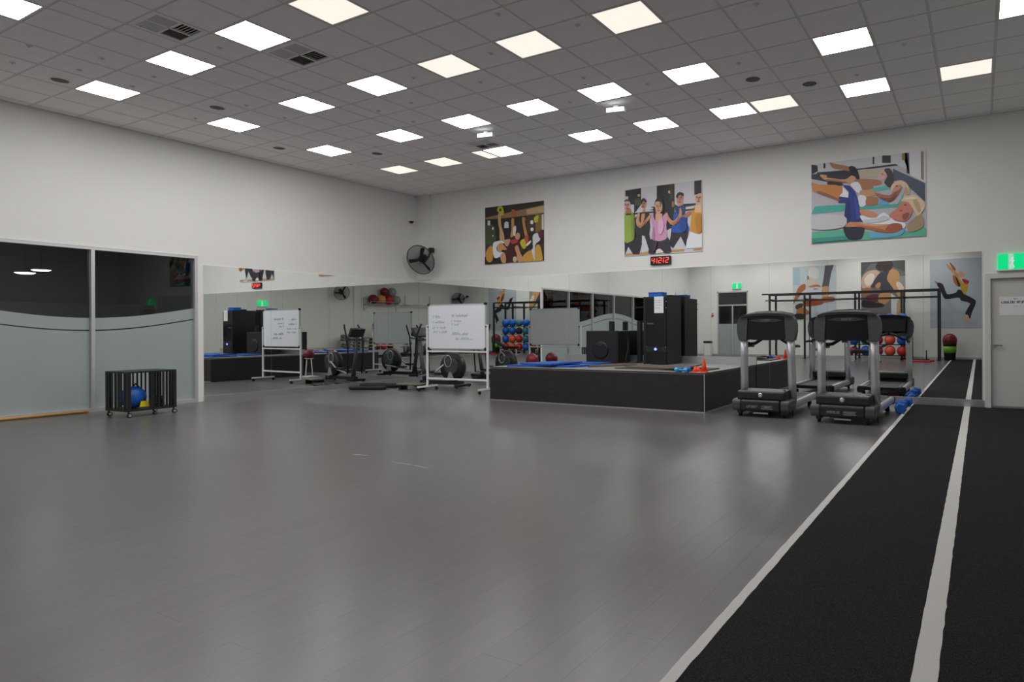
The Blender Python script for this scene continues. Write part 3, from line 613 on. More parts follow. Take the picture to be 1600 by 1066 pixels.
# --- mat class with raised legs
c3 = [(105, 230), (1165, 75), (1165, 880), (105, 950)]
L3 = [((190, 188, 196), R(60, 40, 1200, 980), 0), ((206, 208, 214), [(105, 230), (1165, 75), (1165, 330), (900, 210), (105, 310)], 0), ((26, 30, 42), [(105, 232), (165, 235), (170, 290), (105, 320)], 0), ((30, 32, 40), R(225, 215, 245, 260), 0), ((30, 34, 46), [(160, 300), (480, 268), (900, 205), (930, 220), (560, 270), (160, 325)], 0), ((34, 30, 30), R(782, 128, 860, 198), 0), ((52, 48, 44), R(695, 142, 710, 210), 0), ((36, 38, 48), [(955, 110), (1000, 100), (1000, 290), (1025, 300), (1020, 100), (960, 108)], 0), ((140, 116, 50), R(960, 108, 988, 170), 0), ((226, 226, 232), [(1030, 95), (1165, 78), (1165, 380), (1030, 310)], 0), ((150, 130, 112), [(1125, 88), (1150, 85), (1150, 360), (1125, 340)], 0),
      ((70, 80, 104), [(880, 250), (960, 290), (1160, 385), (1160, 560), (1000, 400), (880, 360)], 0), ((198, 186, 168), [(560, 268), (760, 262), (740, 320), (560, 340)], 1), ((40, 40, 50), [(105, 320), (480, 268), (560, 350), (300, 390), (105, 360)], 0),
      ((70, 176, 164), [(105, 670), (140, 610), (430, 588), (640, 600), (920, 580), (1000, 430), (1040, 440), (930, 610), (600, 632), (105, 680)], 0), ((86, 190, 176), [(680, 440), (860, 400), (860, 440), (700, 470)], 0), ((96, 186, 158), [(105, 846), (420, 822), (900, 860), (1165, 800), (1165, 880), (105, 950)], 0),
      # far woman
      ((176, 122, 82), [(288, 205), (330, 215), (480, 240), (490, 280), (400, 270), (318, 255)], 1), ((32, 32, 36), [(470, 250), (505, 232), (550, 262), (575, 350), (545, 350), (500, 310)], 1), (SK2, [(545, 360), (640, 350), (760, 362), (770, 400), (640, 415), (545, 395)], 1), ((224, 180, 160), [(745, 320), (790, 255), (820, 270), (810, 340), (770, 360)], 1), ((46, 34, 32), [(800, 262), (850, 250), (880, 300), (885, 380), (850, 430), (800, 380), (830, 320)], 1), ((170, 120, 84), [(600, 400), (690, 415), (690, 440), (600, 448)], 1),
      # middle woman
      ((210, 160, 120), [(192, 320), (260, 325), (265, 345), (430, 358), (500, 320), (540, 350), (500, 390), (440, 390), (265, 375), (210, 350)], 1), ((36, 34, 38), [(270, 385), (400, 390), (400, 415), (280, 415)], 1), ((232, 232, 238), [(488, 400), (560, 380), (595, 450), (590, 490), (540, 470)], 1), (SK, [(580, 460), (720, 460), (720, 500), (600, 520)], 1), ((166, 106, 80), [(715, 480), (850, 500), (930, 420), (950, 450), (880, 550), (800, 560)], 1), ((234, 236, 242), [(560, 510), (630, 510), (630, 590), (575, 606)], 1), ((110, 170, 220), [(735, 530), (830, 560), (820, 590), (740, 580)], 1), (SK2, [(640, 530), (735, 520), (740, 580), (640, 595)], 1), ((226, 196, 170), [(862, 420), (900, 370), (960, 362), (1010, 400), (1028, 480), (970, 530), (985, 450), (930, 400), (870, 470)], 1), ((214, 150, 126), [(870, 470), (910, 400), (955, 420), (930, 450)], 1),
      # near woman
      ((206, 134, 72), [(108, 395), (180, 410), (410, 425), (385, 555), (300, 530), (170, 490), (120, 470)], 1), ((240, 240, 244), [(412, 425), (470, 480), (465, 528), (380, 515), (412, 480)], 0), ((38, 54, 138), [(412, 410), (480, 415), (530, 470), (560, 550), (580, 700), (605, 745), (425, 750), (440, 575), (368, 575), (378, 518), (465, 526), (470, 470)], 0), ((40, 44, 64), [(420, 790), (500, 760), (612, 800), (600, 880), (570, 912), (480, 916), (435, 870)], 1), ((238, 240, 246), [(580, 690), (720, 700), (790, 662), (840, 690), (900, 740), (985, 760), (975, 810), (900, 790), (640, 770), (600, 740)], 1), (SK, [(578, 640), (640, 638), (740, 680), (720, 712), (640, 705), (580, 672)], 1), ((208, 138, 96), [(418, 760), (520, 750), (680, 770), (850, 770), (940, 770), (950, 830), (880, 852), (760, 840), (600, 800), (420, 795)], 1), ((166, 92, 64), [(850, 770), (950, 770), (955, 830), (880, 852), (800, 848)], 1), ((110, 180, 216), [(680, 850), (880, 856), (980, 810), (930, 880), (680, 898)], 1),
      ((206, 130, 110), [(920, 620), (950, 560), (1020, 540), (1050, 650), (990, 740), (900, 730), (840, 690)], 1), ((226, 202, 172), [(950, 550), (1010, 505), (1080, 500), (1150, 560), (1155, 620), (1100, 700), (1070, 660), (1020, 570)], 1), ((170, 150, 120), [(1010, 770), (1080, 700), (1130, 690), (1145, 790), (1060, 840), (1015, 835)], 1)]
L3 += [((150, 92, 58), [(180, 470), (300, 505), (385, 545), (380, 556), (290, 530), (170, 490)], 1), ((28, 40, 110), [(440, 600), (470, 560), (480, 740), (430, 746)], 1), ((56, 74, 164), [(520, 520), (548, 540), (575, 700), (545, 720)], 1), ((176, 106, 72), [(520, 785), (700, 800), (850, 838), (760, 842), (600, 802)], 1), ((232, 170, 132), [(540, 756), (700, 776), (840, 776), (700, 790)], 1),
       ((96, 54, 50), R(978, 588, 998, 596), 1), ((176, 70, 70), R(938, 640, 962, 650), 1), ((150, 84, 72), [(960, 690), (1010, 660), (1020, 690), (980, 735)], 1), ((196, 168, 132), [(1050, 530), (1090, 540), (1120, 620), (1100, 660)], 1), ((244, 224, 196), [(980, 540), (1040, 512), (1100, 530), (1040, 540)], 1), ((90, 52, 46), R(905, 412, 920, 418), 1), ((120, 76, 58), [(760, 520), (850, 530), (910, 470), (880, 545), (810, 556)], 1), ((196, 166, 136), [(990, 420), (1015, 460), (1000, 505), (985, 480)], 1), ((80, 46, 42), R(778, 300, 792, 306), 1),
       ((226, 176, 132), [(200, 325), (255, 332), (258, 340), (210, 338)], 1), ((170, 116, 84), [(270, 360), (430, 376), (440, 388), (270, 374)], 1), ((208, 210, 220), [(600, 730), (720, 720), (800, 690), (850, 720), (760, 750), (640, 762)], 1), ((62, 150, 138), [(110, 905), (440, 880), (470, 915), (110, 946)], 0), ((206, 204, 212), [(120, 700), (420, 690), (418, 800), (120, 820)], 1)]
poster('poster', 'large poster of women doing floor exercises with legs raised on green mats', c3, L3, (10.07, 0, 2.86), (1, 0, 0), (0, 0, 1), (0, -1, 0), 1.92, 1.46)
# --- posters on the wall behind the camera (seen in the mirror, so drawn flipped)
c4 = [(472, 115), (1010, 95), (1010, 788), (480, 785)]
L4 = [((186, 194, 202), R(440, 60, 1040, 820), 0), ((34, 32, 38), [(535, 345), (590, 350), (615, 400), (640, 455), (720, 440), (740, 412), (780, 420), (810, 460), (880, 500), (908, 540), (870, 640), (850, 700), (808, 650), (840, 580), (850, 545), (770, 520), (745, 490), (620, 502), (580, 430)], 1), ((206, 160, 60), [(700, 260), (740, 280), (790, 350), (835, 350), (830, 410), (805, 462), (770, 410), (765, 370), (720, 310)], 1), ((206, 150, 100), [(628, 160), (645, 160), (700, 215), (745, 260), (745, 290), (690, 240), (650, 205)], 1), ((150, 96, 60), [(660, 150), (676, 150), (720, 205), (706, 225)], 1), ((190, 40, 56), [(780, 305), (842, 325), (835, 355), (800, 350)], 1), ((214, 160, 126), [(745, 240), (775, 230), (808, 265), (800, 285), (760, 290)], 1), ((180, 110, 50), [(690, 280), (708, 270), (755, 370), (740, 380), (705, 345)], 1), ((60, 40, 30), [(715, 280), (735, 300), (765, 370), (745, 378)], 1), ((222, 190, 170), [(800, 670), (830, 660), (845, 700), (835, 738), (812, 725)], 1), ((150, 110, 80), [(515, 325), (545, 335), (540, 355)], 1)]
poster('poster', 'tall pale poster of a leaping dancer seen in the mirror beside the door', c4, L4, (13.05, -S, 1.30), (-1, 0, 0), (0, 0, 1), (0, 1, 0), 2.10, 2.85, flip=True)
c5 = [(197, 95), (652, 70), (652, 720), (200, 720)]
L5 = [((112, 110, 112), R(170, 40, 680, 760), 0), ((84, 82, 84), [(197, 95), (652, 70), (652, 200), (450, 110), (300, 110), (200, 250)], 0), ((150, 148, 148), R(590, 250, 660, 400), 0), ((206, 170, 150), [(205, 280), (250, 210), (340, 180), (400, 220), (330, 300), (310, 370), (240, 400), (205, 370)], 1), ((232, 214, 204), [(230, 290), (290, 220), (340, 240), (320, 330), (260, 360)], 1), ((62, 62, 74), [(320, 330), (380, 230), (440, 195), (490, 200), (480, 290), (540, 370), (530, 420), (440, 440), (380, 380), (300, 380)], 1), ((60, 40, 36), [(385, 85), (500, 80), (535, 120), (520, 160), (480, 195), (410, 180)], 1), ((60, 46, 44), [(385, 90), (420, 90), (430, 180), (395, 190), (350, 150)], 1), ((200, 150, 100), [(480, 230), (515, 172), (575, 190), (600, 250), (590, 320), (640, 380), (648, 450), (610, 520), (560, 440), (500, 340), (470, 290)], 1), ((230, 210, 190), [(560, 330), (600, 320), (645, 400), (590, 410)], 1), ((196, 140, 80), [(345, 360), (390, 318), (405, 350), (380, 390)], 1), ((112, 36, 54), [(240, 500), (300, 460), (380, 460), (378, 530), (300, 545)], 1), ((196, 146, 96), [(375, 520), (400, 450), (500, 440), (505, 510), (440, 570), (400, 560)], 1), ((44, 38, 42), [(215, 520), (300, 540), (420, 560), (420, 600), (220, 600)], 1), ((160, 110, 70), [(200, 400), (280, 380), (330, 420), (240, 480), (215, 470)], 1), ((210, 214, 214), [(510, 445), (600, 520), (650, 500), (650, 720), (510, 720)], 0), ((196, 160, 120), R(570, 540, 610, 700), 1)]
poster('poster', 'dark poster of two muscular wrestlers seen in the mirror above the treadmills', c5, L5, (10.0, -S, 1.75), (-1, 0, 0), (0, 0, 1), (0, 1, 0), 1.80, 2.45, flip=True)
c6 = [(310, 90), (790, 80), (770, 800), (330, 800)]
L6 = [((196, 206, 212), R(280, 50, 820, 830), 0), ((170, 192, 204), R(310, 100, 390, 340), 0), ((90, 88, 92), [(672, 85), (765, 80), (735, 200), (710, 370), (636, 370), (655, 250)], 0), ((224, 220, 216), [(488, 160), (510, 110), (560, 100), (600, 140), (606, 200), (580, 260), (520, 250), (490, 230)], 1), ((214, 200, 190), [(470, 260), (520, 230), (580, 300), (612, 340), (612, 370), (480, 370)], 1), ((190, 120, 70), [(480, 365), (560, 335), (612, 345), (612, 378)], 1), ((40, 36, 36), R(476, 215, 488, 265), 0), ((176, 104, 60), [(360, 400), (400, 340), (452, 325), (450, 400), (400, 470), (330, 570), (318, 560)], 1), ((206, 206, 216), [(390, 470), (480, 380), (636, 380), (636, 520), (450, 515)], 1), ((166, 84, 50), [(440, 525), (630, 530), (636, 600), (450, 620)], 1), ((210, 160, 110), [(640, 380), (700, 360), (716, 420), (700, 510), (640, 520)], 1), ((176, 96, 56), [(640, 510), (760, 500), (766, 560), (640, 570)], 1), ((80, 56, 44), [(340, 610), (400, 580), (430, 600), (400, 650), (350, 660)], 1), ((180, 110, 60), [(360, 660), (440, 640), (500, 720), (360, 740)], 1), ((30, 28, 30), [(340, 720), (440, 730), (440, 790), (325, 790)], 1), ((60, 70, 84), [(540, 390), (600, 390), (560, 400)], 1)]
poster('poster', 'pale blue poster of a woman stretching seen in the mirror between the treadmills', c6, L6, (7.15, -S, 1.70), (-1, 0, 0), (0, 0, 1), (0, 1, 0), 1.95, 2.45, flip=True)

# ================================================================== small things on the walls
# digital clock 4:12:12
ck = thing('digital_clock', 'black digital wall clock with red 4:12:12 digits under the middle poster', 'clock', (6.765, 0, 2.64))
MB().rbox(0, 0.46, -0.05, 0, 0, 0.175, r=.01, axis='y').build('case', blackgloss_m, ck)
SEG = {'4': 'fgbc', '1': 'bc', '2': 'abged'}
dg = MB()
def seg_digit(x, ch, w=.052, h=.10, z0=.037, t=.011):
    sl = 0.012
    P_ = {'a': (0, h, w, h), 'g': (0, h / 2, w, h / 2), 'd': (0, 0, w, 0), 'f': (0, h / 2, 0, h), 'b': (w, h / 2, w, h), 'e': (0, 0, 0, h / 2), 'c': (w, 0, w, h / 2)}
    for s_ in SEG[ch]:
        a, b2, c, d = P_[s_]; p = Vector((x + a + sl * b2 / h, -.052, z0 + b2)); q = Vector((x + c + sl * d / h, -.052, z0 + d)); dd = (q - p).normalized(); nn = Vector((-dd.z, 0, dd.x))
        dg.obox((p + q) / 2, (q - p) / 2 + dd * t * .3, (0, .002, 0), nn * t / 2)
for ch, x in zip('41212', (.03, .095, .19, .255, .355)): seg_digit(x, ch)
for x in (.106, .268):
    for z in (.065, .11): dg.box(x, x + .012, -.054, -.05, z, z + .012)
dg.build('digits', led_m, ck)
# wall fans
def make_fan(label, centre, normal, wall_pt):
    c = Vector(centre); n_ = Vector(normal).normalized()
    t = thing('wall_fan', label, 'fan', c, group='black wall fans')
    u = n_.cross(Vector((0, 0, 1))).normalized(); v = u.cross(n_); R_ = 0.37
    def ring(r, d, k=40): return [n_ * d + r * (math.cos(a) * u + math.sin(a) * v) for a in (i * 2 * PI / k for i in range(k))]
    MB().tube(ring(R_, 0), .010, n=6, closed=True).build('outer_ring', blackmetal_m, t)
    g = MB()
    for r, d in ((.345, .02), (.32, .036), (.30, .045), (.27, .052), (.24, .057), (.21, .061), (.18, .065), (.15, .067), (.12, .069), (.09, .07)): g.tube(ring(r, d, 32), .0022, n=4, closed=True); g.tube(ring(r, -d * 1.6, 32), .0022, n=4, closed=True)
    for i in range(64):
        a = i * 2 * PI / 64; dv = math.cos(a) * u + math.sin(a) * v
        g.tube([dv * R_, dv * .30 + n_ * .045, dv * .14 + n_ * .068, dv * .05 + n_ * .07], .0020, n=4)
        g.tube([dv * R_, dv * .30 - n_ * .07, dv * .14 - n_ * .108, dv * .06 - n_ * .11], .0020, n=4)
    g.build('guard', blackmetal_m, t)
    for i in range(3):
        a = i * 2 * PI / 3 + 2.0; d = math.cos(a) * u + math.sin(a) * v; e = n_.cross(d)
        pts = [(0.04, -.025), (0.33, -.055), (0.345, 0.0), (0.30, .05), (0.04, .03)]
        MB().prism(pts, -n_ * .004, d, (e * .92 + n_ * .3).normalized(), n_ * .006).build('blade', blackmetal_m, t)
    MB().lathe([(.02, .05), (.05, .035), (.055, .0)], axis=n_, n=16).build('hub', blackmetal_m, t)
    MB().lathe([(.075, -.05), (.095, -.07), (.095, -.19), (.06, -.22)], axis=n_, n=18).build('motor', black_m, t)
    wp = Vector(wall_pt) - c
    MB().tube([-n_ * .18, -n_ * .2 + Vector((0, 0, -.12)), (wp - n_ * .2) / 2 + Vector((0, 0, -.1)), wp], .022, n=8).build('arm', blackmetal_m, t)
    MB().obox(wp, (.05, 0, 0), (0, .05, 0), (0, 0, .06)).build('wall_plate', blackmetal_m, t)
    return t
make_fan('black caged wall fan in the corner above the mirrors', (0.58, -0.47, 3.06), (0.20, -0.80, -0.36), (0.55, -0.09, 3.34))
make_fan('black caged wall fan on the right wall by the column, seen in the left mirror', (15.0, -9.0, 3.2), (-0.9, 0.3, -0.2), (15.45, -9.25, 3.35))
make_fan('black caged wall fan in the far corner behind the camera, seen above the whiteboard', (15.0, -17.0, 3.2), (-0.6, 0.75, -0.2), (14.7, -17.45, 3.35))
# security camera in the corner
t = thing('security_camera', 'small black and white security camera in the ceiling corner', 'camera', (0.0, -0.30, 4.08))
MB().cyl((0, 0, .02), (.05, 0, .02), .035).build('mount', white_m, t)
MB().sphere((.085, 0, 0), .055).build('dome', blackgloss_m, t)
MB().lathe([(.058, 0), (.06, .02), (.045, .04)], c=(.085, 0, .005)).build('cap', white_m, t)
# door in the back wall
d1 = struct('door_1', 'pale grey door in the back wall under the exit sign')
MB().box(12.85, 12.935, -0.035, 0.12, 0, 2.10).box(13.875, 13.96, -0.035, 0.12, 0, 2.10).box(12.85, 13.96, -0.035, 0.12, 2.10, 2.18).build('door_frame', jamb_m, d1)
MB().box(12.94, 13.87, 0.03, 0.075, 0.012, 2.095).build('door_leaf', door_m, d1)
hd = MB().cyl((12.985, .03, 1.02), (12.985, .02, 1.02), .027).cyl((12.985, .02, 1.02), (12.985, -.02, 1.02), .010).rbox(12.975, 13.10, -.03, -.012, 1.01, 1.03, r=.008, axis='x'); hd.build('door_handle', chrome_m, d1)
MB().box(12.94, 13.87, 0.026, 0.03, 0.012, 0.04).build('threshold_seal', silver_m, d1)
sg = thing('door_sign', 'white paper notice with dark lettering on the grey door', 'sign', (13.06, 0.03, 1.50))
MB().box(0, .47, -.004, 0, 0, .30).build('paper', whitep_m, sg)
rnd = random.Random(3)
def glyph_run(b_, x, z, w, h, nrm_y, n_, slant=0.0, tk=.006):
    """illegible lettering: runs of short strokes on an x-z plane"""
    st = w / n_
    for i in range(n_):
        x0 = x + i * st; k = rnd.choice('nlohut')
        def stroke(a, b2, c, d): 
            p = Vector((x0 + a * st * .75 + slant * b2 * h, nrm_y, z + b2 * h)); q = Vector((x0 + c * st * .75 + slant * d * h, nrm_y, z + d * h)); dd = (q - p).normalized(); e = Vector((-dd.z, 0, dd.x))
            b_.obox((p + q) / 2, (q - p) / 2 + dd * tk * .4, (0, .0008, 0), e * tk / 2)
        stroke(0, 0, 0, 1)
        if k in 'nhu': stroke(.8, 0, .8, 1)
        if k in 'nt': stroke(0, 1, .8, 1)
        if k in 'uol': stroke(0, 0, .8, 0)
        if k == 'o': stroke(.8, 0, .8, 1); stroke(0, 1, .8, 1)
        if k == 'h': stroke(0, .5, .8, .5)
tx = MB(); glyph_run(tx, .03, .20, .19, .030, -.0048, 6, tk=.008); glyph_run(tx, .245, .20, .14, .030, -.0048, 5, tk=.008); glyph_run(tx, .40, .20, .05, .030, -.0048, 2, tk=.008); glyph_run(tx, .20, .262, .06, .014, -.0048, 4, tk=.003); glyph_run(tx, .20, .145, .06, .008, -.0048, 4, tk=.002)
tx.build('lettering', darkink_m, sg)
# exit signs
def exit_sign(label, loc, rz):
    t = thing('exit_sign', label, 'exit sign', loc, rz, group='green exit signs')
    MB().rbox(0, .42, -.06, 0, .02, .27, r=.01, axis='y').build('lightbox', exit_m, t)
    MB().box(.145, .215, -.0625, -.06, .025, .265).build('door_symbol', exitw_m, t)
    man = [(.165, .20), (.185, .225), (.20, .205), (.195, .17), (.215, .15), (.20, .145), (.19, .12), (.21, .05), (.195, .045), (.175, .10), (.155, .05), (.14, .055), (.165, .12), (.165, .16), (.145, .145), (.14, .155)]
    MB().prism([(a * 1.0 + .02, z) for a, z in man], (0, -.0640, 0), (1, 0, 0), (0, 0, 1), (0, .001, 0)).build('running_figure', mat('exit_white', (0.8, 0.9, 0.85, 1), .4, emit=(.8, 1, .9, 1), estr=.25), t); MATS['exit_white'].cycles.emission_sampling = 'NONE'
    MB().rbox(-.02, .44, -.075, 0, 0, .018, r=.006, axis='y').build('ledge', white_m, t)
exit_sign('green exit sign above the grey door in the back wall', (13.04, 0, 2.215), 0)
exit_sign('green exit sign above the white door in the right wall, seen in the left mirror', (W, -5.10, 2.40), -PI / 2)
exit_sign('green exit sign above the glass door seen in the back mirror', (2.72, -S, 3.22), PI)
# white door in the right wall
d2 = struct('door_2', 'white door in the right wall seen in the left mirror')
MB().box(W - .03, W, -5.72, -5.66, 0, 2.2).box(W - .03, W, -5.0, -4.94, 0, 2.2).box(W - .03, W, -5.72, -4.94, 2.2, 2.26).build('door_frame', jamb_m, d2)
MB().box(W - .02, W - .002, -5.66, -5.0, 0.01, 2.2).build('door_leaf', door_m, d2)
MB().cyl((W - .02, -5.08, 1.05), (W - .06, -5.08, 1.05), .012).cyl((W - .06, -5.08, 1.05), (W - .06, -5.2, 1.05), .01).build('door_handle', chrome_m, d2)
# glass door in the wall behind the camera
d3 = struct('door_3', 'glass door with a transom in the wall behind the camera')
MB().box(1.5, 1.56, -S - .12, -S + .01, 0, 3.12).box(2.99, 3.05, -S - .12, -S + .01, 0, 3.12).box(1.5, 3.05, -S - .12, -S + .01, 3.06, 3.12).box(1.56, 2.99, -S - .12, -S + .01, 2.42, 2.48).box(2.24, 2.30, -S - .1, -S, 0, 2.42).build('door_frame', frame_m, d3)
MB().box(1.56, 2.99, -S - .06, -S - .05, 2.48, 3.06).build('transom_pane', glass_m, d3)
for a, c in ((1.56, 2.24), (2.30, 2.99)):
    MB().box(a, c, -S - .06, -S - .05, 0, 2.42).build('pane', glass_m, d3)
    MB().box(a, c, -S - .049, -S - .0475, .02, 1.55).build('frosted_film', film_m, d3)
tag(MB().box(0.5, 4.5, -S - 2.2, -S - 2.0, 0, 3.3).build('wall_lobby', beige_m), 'beige lobby wall behind the glass door', kind='structure')
tag(MB().box(0.5, 4.5, -S - 2.2, -S - .2, 3.3, 3.32).build('ceiling_lobby', wall_m), 'lobby ceiling behind the glass door', kind='structure')
tag(MB().box(0.5, 4.5, -S - 2.2, -S - .2, -.02, 0).build('floor_lobby', dimfloor_m), 'lobby floor behind the glass door', kind='structure')

# ================================================================== stage
SX0, SX1, SY0, SZ = 4.68, 9.01, -2.62, 0.62
st = thing('stage', 'low black stage platform along the back mirror', 'stage', (0, 0, 0))
MB().box(SX0, SX1, SY0, -0.04, SZ - .03, SZ).build('deck', deck_m, st)
pxs = [SX0, 6.12, 7.57, SX1 - .002]
MB().box(SX0, SX1 - .03, SY0 + .004, SY0 + .03, 0.012, SZ - .03).build('front_panel', lam_m, st)
for a, c in ((SY0 + .03, -1.75), (-1.75, -.88), (-.88, -.04)):
    MB().box(SX1 - .03, SX1 - .004, a + .001, c - .001, 0.012, SZ - .03).build('side_panel', lam_m, st)
MB().box(SX0, SX0 + .03, SY0 + .03, -.04, 0.012, SZ - .03).build('side_panel', lam_m, st)
MB().box(SX1 - .012, SX1 + .002, SY0 - .001, SY0 + .014, 0.0, SZ - .012).build('corner_trim', silver_m, st, 'bright aluminium corner strip')
MB().box(SX0, SX1, SY0 - .004, SY0 + .008, 0.0, 0.014).box(SX1 - .008, SX1 + .004, SY0, -.04, 0, .014).build('base_trim', silver_m, st, 'thin bright strip along the floor')
MB().box(SX0, SX1, SY0 - .004, SY0 - .0005, SZ - .014, SZ - .001).box(SX1 + .0005, SX1 + .004, SY0, -.04, SZ - .014, SZ - .001).build('edge_trim', blackmetal_m, st)

# subwoofer
t = thing('subwoofer', 'black cube subwoofer on the stage beside the tall cabinet', 'speaker', (5.60, -0.72, SZ + .001))
MB().rbox(0, .77, 0, .50, 0, .66, r=.02).build('cabinet', black_m, t)
MB().box(.03, .74, -.008, 0, .03, .63).build('grille_cloth', mat('grille_cloth', (.009, .009, .010, 1), .8, noise=.3, nscale=200), t)
MB().lathe([(.17, 0), (.19, .006), (.155, .012), (.06, .004)], c=(.36, -.008, .27), axis=(0, -1, 0), n=28).build('driver', black_m, t)
MB().box(.27, .47, -.020, -.008, .395, .405).box(.34, .38, -.022, -.018, .36, .372).build('badge', slate_m, t)
for k, (x, l) in enumerate(((5.98, 'left of the two'), (6.62, 'right of the two'))):
    s_ = thing('column_speaker', 'slim black column speaker behind the subwoofer, %s' % l, 'speaker', (x, -.30 if k == 0 else -.25, SZ), group='slim column speakers')
    MB().rbox(-.05, .05, -.06, .06, .0, .02, r=.01).build('base', blackmetal_m, s_)
    MB().rbox(-.045, .045, -.05, .05, .02, .86, r=.012).build('enclosure', black_m, s_)
    MB().box(-.04, .04, -.053, -.05, .50, .85).build('grille', MATS['grille_cloth'], s_)
# cable beside the subwoofer
tag(MB().tube([(6.40, -.4, SZ + .55), (6.45, -.45, SZ + .3), (6.44, -.55, SZ + .05), (6.5, -.62, SZ + .012), (6.62, -.6, SZ + .012), (6.72, -.45, SZ + .012), (6.70, -.3, SZ + .012), (6.66, -.2, SZ + .012)], .008, n=6).build('power_cable', black_m), 'thin black cable looping down beside the subwoofer', 'cable')
# tall equipment cabinet
t = thing('equipment_cabinet', 'tall black equipment cabinet with a blue power light on the stage', 'cabinet', (6.98, -0.78, SZ + .001))
MB().box(0, .50, .02, .68, 0, 1.32).build('body', black_m, t)
dd = MB().box(.06, .49, 0, .02, .36, 1.28).build('upper_door', blackgloss_m, t)
MB().cyl((.50, 0, 1.22), (.50, -.012, 1.22), .008).cyl((.50, 0, 1.10), (.50, -.012, 1.10), .008).build('hinge', chrome_m, dd)
MB().box(.0, .055, 0, .02, 0, 1.32).build('side_strip', black_m, t)
MB().box(.06, .49, -.004, .02, 0.02, .25).build('lower_panel', blackgloss_m, t)
am = MB().box(.06, .49, -.002, .02, .25, .35).build('amplifier', slatedark_m, t)
MB().box(.14, .40, -.006, -.002, .255, .34).build('control_panel', black_m, am)
MB().cyl((.265, -.006, .30), (.265, -.018, .30), .026).build('power_light', blueled_m, am)
for x in (.07, .48): MB().cyl((x, -.002, .345), (x, -.010, .345), .008).build('screw', chrome_m, am)
MB().box(.08, .22, -.003, .0, .78, .81).build('name_plate', slate_m, t)
t = thing('paper_notice', 'white paper notice taped to the top of the black cabinet', 'paper', (7.22, -.784, SZ + 1.00))
MB().box(0, .20, -.003, 0, 0, .32).build('sheet', whitep_m, t)
g = MB(); glyph_run(g, .02, .24, .15, .010, -.0036, 14, tk=.002); glyph_run(g, .02, .20, .13, .010, -.0036, 12, tk=.002); glyph_run(g, .02, .15, .15, .010, -.0036, 14, tk=.002); glyph_run(g, .02, .09, .11, .010, -.0036, 10, tk=.002)
g.build('lettering', markgrey_m, t)
# things on the cabinet
t = thing('storage_box', 'bright blue plastic box lying on top of the black cabinet', 'box', (7.05, -.70, SZ + 1.32))
MB().rbox(0, .30, 0, .22, 0, .075, r=.015).build('tub', blue_m, t)
MB().rbox(-.008, .308, -.008, .228, .075, .09, r=.015).build('lid', blue_m, t)
t = thing('wireless_receiver', 'black wireless receiver with thin aerials on the cabinet', 'receiver', (7.20, -.42, SZ + 1.32))
MB().rbox(0, .24, 0, .2, 0, .045, r=.006).build('case', black_m, t)
for x in (.02, .22): MB().cyl((x, .18, .02), (x, .18, .17), .005).build('aerial', steel_m, t)
MB().box(.03, .21, -.003, 0, .01, .035).build('front_panel', slatedark_m, t)

# mats on the stage
def mat_sheet(name, label, cat, pts, z, th, m_, grp, curl=0.0, rz=0):
    n_ = 10; vs = []; fs = []
    (x0, y0), (x1, y1), (x2, y2), (x3, y3) = pts
    for k in (0, 1):
        for j in range(n_ + 1):
            for i in range(n_ + 1):
                a, b2 = i / n_, j / n_
                x = (1 - a) * (1 - b2) * x0 + a * (1 - b2) * x1 + a * b2 * x2 + (1 - a) * b2 * x3
                y = (1 - a) * (1 - b2) * y0 + a * (1 - b2) * y1 + a * b2 * y2 + (1 - a) * b2 * y3
                zz = z + k * th + curl * (max(0, a - .55) ** 2 * 3 + max(0, .3 - a) ** 2 * 2) * (0.4 + 0.6 * b2)
                vs.append((x, y, zz))
    N = (n_ + 1) ** 2
    for j in range(n_):
        for i in range(n_):
            o = j * (n_ + 1) + i; fs += [(o, o + n_ + 1, o + n_ + 2, o + 1), (N + o, N + o + 1, N + o + n_ + 2, N + o + n_ + 1)]
    bd = [i for i in range(n_ + 1)] + [(j + 1) * (n_ + 1) + n_ for j in range(n_)] + [n_ * (n_ + 1) + n_ - 1 - i for i in range(n_)] + [(n_ - 1 - j) * (n_ + 1) for j in range(n_ - 1)]
    for q in range(len(bd)):
        a, b2 = bd[q], bd[(q + 1) % len(bd)]; fs.append((a, b2, N + b2, N + a))
    o = MB().add(vs, fs).build(name, m_); return tag(o, label, cat, grp)
mat_sheet('exercise_mat', 'bottom blue exercise mat lying flat on the left of the stage', 'mat', [(4.95, -2.45), (6.25, -2.25), (6.45, -1.55), (5.05, -1.75)], SZ + .001, .030, bluemat_m, 'blue mats on the stage')
mat_sheet('exercise_mat', 'upper blue exercise mat lying askew on the blue mat pile', 'mat', [(5.15, -2.30), (5.95, -2.42), (6.15, -1.70), (5.40, -1.55)], SZ + .033, .030, bluemat_m, 'blue mats on the stage', curl=.04)
mat_sheet('exercise_mat', 'blue exercise mat at the back of the stage near the subwoofer', 'mat', [(5.25, -1.45), (6.30, -1.30), (6.30, -.85), (5.2, -.95)], SZ + .001, .035, bluemat_m, 'blue mats on the stage')
mat_sheet('exercise_mat', 'flat taupe exercise mat in front of the subwoofer', 'mat', [(6.50, -2.05), (7.05, -1.15), (6.55, -.80), (6.30, -1.50)], SZ + .001, .018, brownmat_m, 'taupe mats on the stage')
mat_sheet('exercise_mat', 'lower taupe exercise mat in front of the black cabinet', 'mat', [(7.15, -2.20), (8.85, -2.25), (8.85, -1.55), (7.15, -1.45)], SZ + .001, .018, brownmat_m, 'taupe mats on the stage')
mat_sheet('exercise_mat', 'curled taupe exercise mat on top of the mat before the cabinet', 'mat', [(7.30, -2.10), (8.60, -2.33), (8.65, -1.70), (7.45, -1.50)], SZ + .021, .018, brownmat_m, 'taupe mats on the stage', curl=.10)
